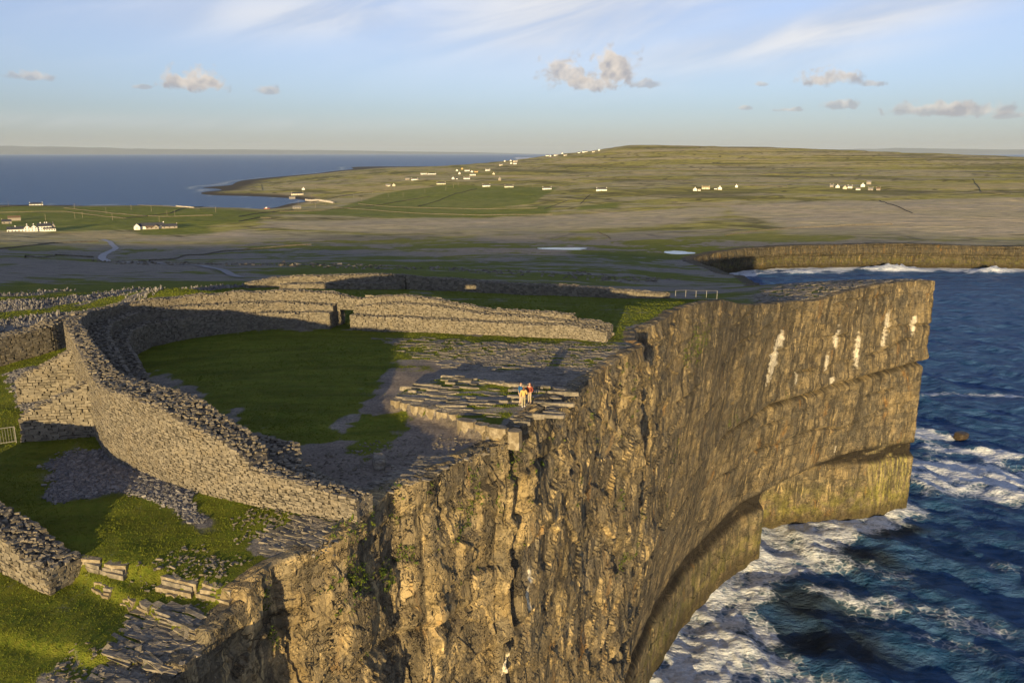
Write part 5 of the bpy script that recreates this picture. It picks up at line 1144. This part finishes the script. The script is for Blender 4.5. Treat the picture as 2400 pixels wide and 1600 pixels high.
# ------------------------------------------------------------------ far field walls, poles, road, ponds, boat, pier, tower
M_FWALL = flat_mat('field_wall_stone', (.13, .115, .085), .95, .35, .6)
def field_wall(px, label, h=1.0, th=.6, group='dry stone walls across the far fields', mat=None):
    pts = []
    for (u, v) in px: pts.append(hit(u, v, 250)[0][:2])
    s, (x, y), _ = path_arr(pts, 6.0); g = height(x, y); z = g+h*(.75+.5*fbm(s/9, s*0, 3, 321))
    tx, ty = np.gradient(x, s), np.gradient(y, s); l = np.hypot(tx, ty); nx, ny = ty/l, -tx/l; o = np.array([x[0], y[0], g[0]])
    G = np.stack([np.stack([x+nx*a, y+ny*a, b], -1) for a, b in ((-th*.6, g-.6), (-th*.35, z), (th*.35, z), (th*.6, g-.6))], 0)-o
    ob = mesh_np('stone_fence', G.reshape(-1, 3), grid_faces(4, len(s)), mat or M_FWALL); ob.location = o; return tag(ob, label, 'stone fence', group)
FW = [([(640,496),(760,492),(860,484),(940,472),(1010,460)],'long dark field wall rising from the bay to the village'),([(780,486),(900,495),(1010,502),(1180,504),(1300,503)],'pale field wall along the front of the big green field'),([(980,484),(1030,470),(1065,455),(1118,443)],'dark crooked wall crossing the big green field'),
 ([(840,478),(940,486),(1100,490),(1260,488)],'wall across the middle of the big green field'),([(730,475),(790,462),(850,452),(920,445)],'wall climbing right from the pale house by the bay'),([(560,508),(610,500),(690,492)],'wall by the head of the bay'),([(-40,500),(150,496),(290,512),(400,500),(480,484)],'dark diagonal wall through the left fields'),([(0,486),(170,482),(300,480),(470,490)],'wall along the crest of the left fields'),
 ([(150,488),(260,500),(380,508),(500,505)],'thin wall dipping across the left fields'),([(0,584),(120,570),(240,566)],'dark hedge wall below the big house'),([(60,604),(130,598),(220,604)],'low wall beside the bend of the road'),([(350,612),(430,600),(520,590),(640,580),(740,574)],'dark wall curving over the shaded plain'),([(560,520),(610,510),(640,512)],'short wall round the knoll by the plain'),
 ([(615,446),(612,432)],'straight double wall on the headland'),([(1360,478),(1372,466),(1384,456)],'short wall right of the village fields'),([(1276,490),(1310,478),(1330,470)],'short crooked wall in the small fields'),([(1700,552),(1780,541),(1880,534),(1990,528),(2100,526)],'long dark wall crossing the right hand slope'),([(1400,545),(1425,555),(1432,562)],'short dark wall by the shadow edge'),
 ([(1290,380),(1420,388),(1560,396),(1700,402),(1900,414)],'dark wall line running along the upper hill'),([(1400,418),(1600,424),(1750,434),(1850,438)],'dark wall line between the two hill farms'),([(1150,388),(1300,396),(1480,408)],'wall line below the ridge houses'),([(2060,470),(2090,480),(2140,500)],'wall below the right hand farm'),([(2280,420),(2300,450),(2370,455)],'broken wall high on the right slope')]
for px, lab in FW: field_wall(px, lab)
field_wall([(716,470),(784,477)], 'long pale sea wall beside the bay', 3.4, 2.0, None, flat_mat('pale_concrete', (.55, .50, .42), .9, .1, .3))
field_wall([(413,485),(455,488)], 'pale low wall near the left bay shore', 2.2, 1.5, None, flat_mat('pale_wall', (.48, .43, .34), .9, .1, .3))
M_POLE = flat_mat('weathered_timber', (.30, .25, .18), .9, .2, 2.0)
POLES = [(175,489),(308,492),(410,506),(392,508),(264,516),(194,511),(176,512),(355,495),(249,500),(107,517),(374,522),(506,498),(20,482),(740,443),(730,462),(800,466),(829,464),(848,473),(763,480),(740,488),(873,454),(903,447),(925,443),(945,461),(910,462),(996,452),(1045,446),(1063,440),(1074,436),(1220,388),(1258,390),(1243,383),(1249,440),(699,480)]
pole0 = None
for (u, v) in POLES:
    p, t = hit(u, v, 300)
    if pole0 is None:
        pole0 = thing('utility_pole', tuple(p), 'thin wooden utility pole standing in the far green fields', 'pole', 'utility poles across the far fields')
        MB().bar((0, 0, -.5), (0, 0, 8.5), .19, 6, .13).build('post', M_POLE, pole0); MB().box(-.9, .9, -.07, .07, 7.8, 7.95).build('crossarm', M_POLE, pole0)
    else:
        c = pole0.copy(); COL.objects.link(c); c.location = p
        for ch in pole0.children: d = ch.copy(); COL.objects.link(d); d.parent = c
def road(px, width, name, rgb):
    pts = [hit(u, v, 250)[0][:2] for u, v in px]; s, (x, y), _ = path_arr(pts, 2.0)
    k = 9; ker = np.hanning(k+2)[1:-1]; ker /= ker.sum(); x = np.convolve(np.pad(x, k//2, 'edge'), ker, 'valid'); y = np.convolve(np.pad(y, k//2, 'edge'), ker, 'valid')
    tx, ty = np.gradient(x), np.gradient(y); l = np.hypot(tx, ty); nx, ny = ty/l, -tx/l; rows = []
    for a in (-width/2, 0, width/2): xx, yy = x+nx*a, y+ny*a; rows.append(np.stack([xx, yy, height(xx, yy)+.22], -1))
    mesh_np(name, np.stack(rows).reshape(-1, 3), grid_faces(3, len(x)), flat_mat(name+'_surface', rgb, .85, .12, .2), kind='structure')
road([(240,561),(258,567),(272,582),(262,588),(244,596),(238,606),(252,613),(300,616),(360,616)], 5.0, 'road', (.36, .36, .37))
road([(360,616),(430,621),(490,627),(525,634),(560,650),(574,656)], 3.0, 'footpath', (.26, .26, .27))
M_POND = material('pond_water', lambda T, P, pos: (P.inputs['Base Color'].__setattr__('default_value', (.05, .06, .07, 1)), P.inputs['Roughness'].__setattr__('default_value', .12), P.inputs['Specular IOR Level'].__setattr__('default_value', .8)))
for (cx, cy, ra, rb, zp) in POND_W:
    n = 40; a = np.arange(n)*2*np.pi/n; k = 1.35; w_ = 1+.55*(fbm(np.cos(a)*1.7+cx, np.sin(a)*1.7+cy, 3, 83)-.5)*2; v = [(cx+math.cos(t)*ra*k*q_, cy+math.sin(t)*rb*k*q_, zp) for t, q_ in zip(a, w_)]; mb = MB(); mb.add(v, [tuple(range(n))]); o = mb.build('pond', M_POND); o['kind'] = 'structure'
def boat(u, v):
    p = unproject(u, v, 0.0); root = thing('boat', (p[0], p[1], .1), 'small orange fishing boat moored in the bay', 'boat')
    n = 9; xs = np.linspace(-5, 5, n); v_ = []
    for x in xs:
        b = 1.6*math.sqrt(max(0.02, 1-((x+1)/6.2)**2)); d = 1.3+.06*(x/5)**2*8
        v_ += [(x, -b, d), (x, -b*.7, -.3), (x, b*.7, -.3), (x, b, d)]
    f = [(4*i+j, 4*i+j+1, 4*i+j+5, 4*i+j+4) for i in range(n-1) for j in range(3)]+[(4*i+3, 4*i, 4*i+4, 4*i+7) for i in range(n-1)]+[(0, 3, 2, 1), (4*n-4, 4*n-3, 4*n-2, 4*n-1)]
    MB().add(v_, f).build('hull', flat_mat('orange_paint', (.60, .15, .04), .5, .1), root); MB().box(-2.6, .2, -1.0, 1.0, 1.2, 3.2).build('wheelhouse', M_WALLS['w'], root); MB().bar((.8, 0, 1.2), (.8, 0, 6), .09).build('mast', M_POLE, root)
boat(626, 490)
def ruin():
    p, t = hit(1560, 338.5, 2500); root = thing('ruined_tower', tuple(p), 'small ruined stone tower on the hilltop skyline', 'tower')
    MB().box(-5, 5, -4, 4, -2, 6).build('wall', M_WALLS['g'], root); MB().prism([(-4, -3), (1, -3), (1.5, 2), (-3.5, 3)], 6, 11).build('turret', M_WALLS['g'], root); MB().box(5, 14, -3, 3, -2, 3).build('outbuilding', M_WALLS['g'], root)
ruin()

# ------------------------------------------------------------------ hills across the water, haze
def far_hills(name, az0, az1, dist, peaks, seed):
    az = np.radians(np.linspace(az0, az1, 260)); t = np.linspace(0, 1, 24); A, T_ = np.meshgrid(az, t, indexing='xy'); R = dist+T_*9000
    x, y = R*np.sin(A), R*np.cos(A); prof = np.interp(np.degrees(az), [p[0] for p in peaks], [p[1] for p in peaks])
    z = np.sin(np.pi*np.clip(T_, 0, 1))**.8*prof[None]*1.5*(.75+.5*fbm(x/2600, y/2600, 4, seed))-8
    mesh_np(name, np.stack([x, y, z], -1).reshape(-1, 3), grid_faces(*x.shape), M_HILL, smooth=True, kind='structure')
M_HILL = flat_mat('distant_hill_ground', (.09, .09, .07), .95, .3, .0006)
far_hills('distant_hills', -70, 2, 76000, [(-70, 500), (-50, 470), (-36, 430), (-30, 400), (-24, 330), (-18, 270), (-10, 200), (-3, 120), (2, 0)], 71)
far_hills('distant_hills', 16, 60, 78000, [(16, 0), (20, 200), (25, 380), (28, 300), (32, 260), (40, 300), (60, 200)], 73)

def haze():
    mb = MB().box(-110000, 110000, -40000, 110000, -14, 900); m = bpy.data.materials.new('haze_air'); m.use_nodes = True; T = NT(m.node_tree); T.n.remove(T.n['Principled BSDF'])
    v = T.new('ShaderNodeVolumePrincipled'); v.inputs['Color'].default_value = (.70, .84, 1.0, 1); v.inputs['Density'].default_value = HAZE; v.inputs['Anisotropy'].default_value = 0.0
    T.l.new(v.outputs[0], T.n['Material Output'].inputs['Volume']); o = mb.build('haze', m); tag(o, 'thin pale evening haze over sea and land', 'haze', kind='stuff')
HAZE = 1.2e-5
haze()
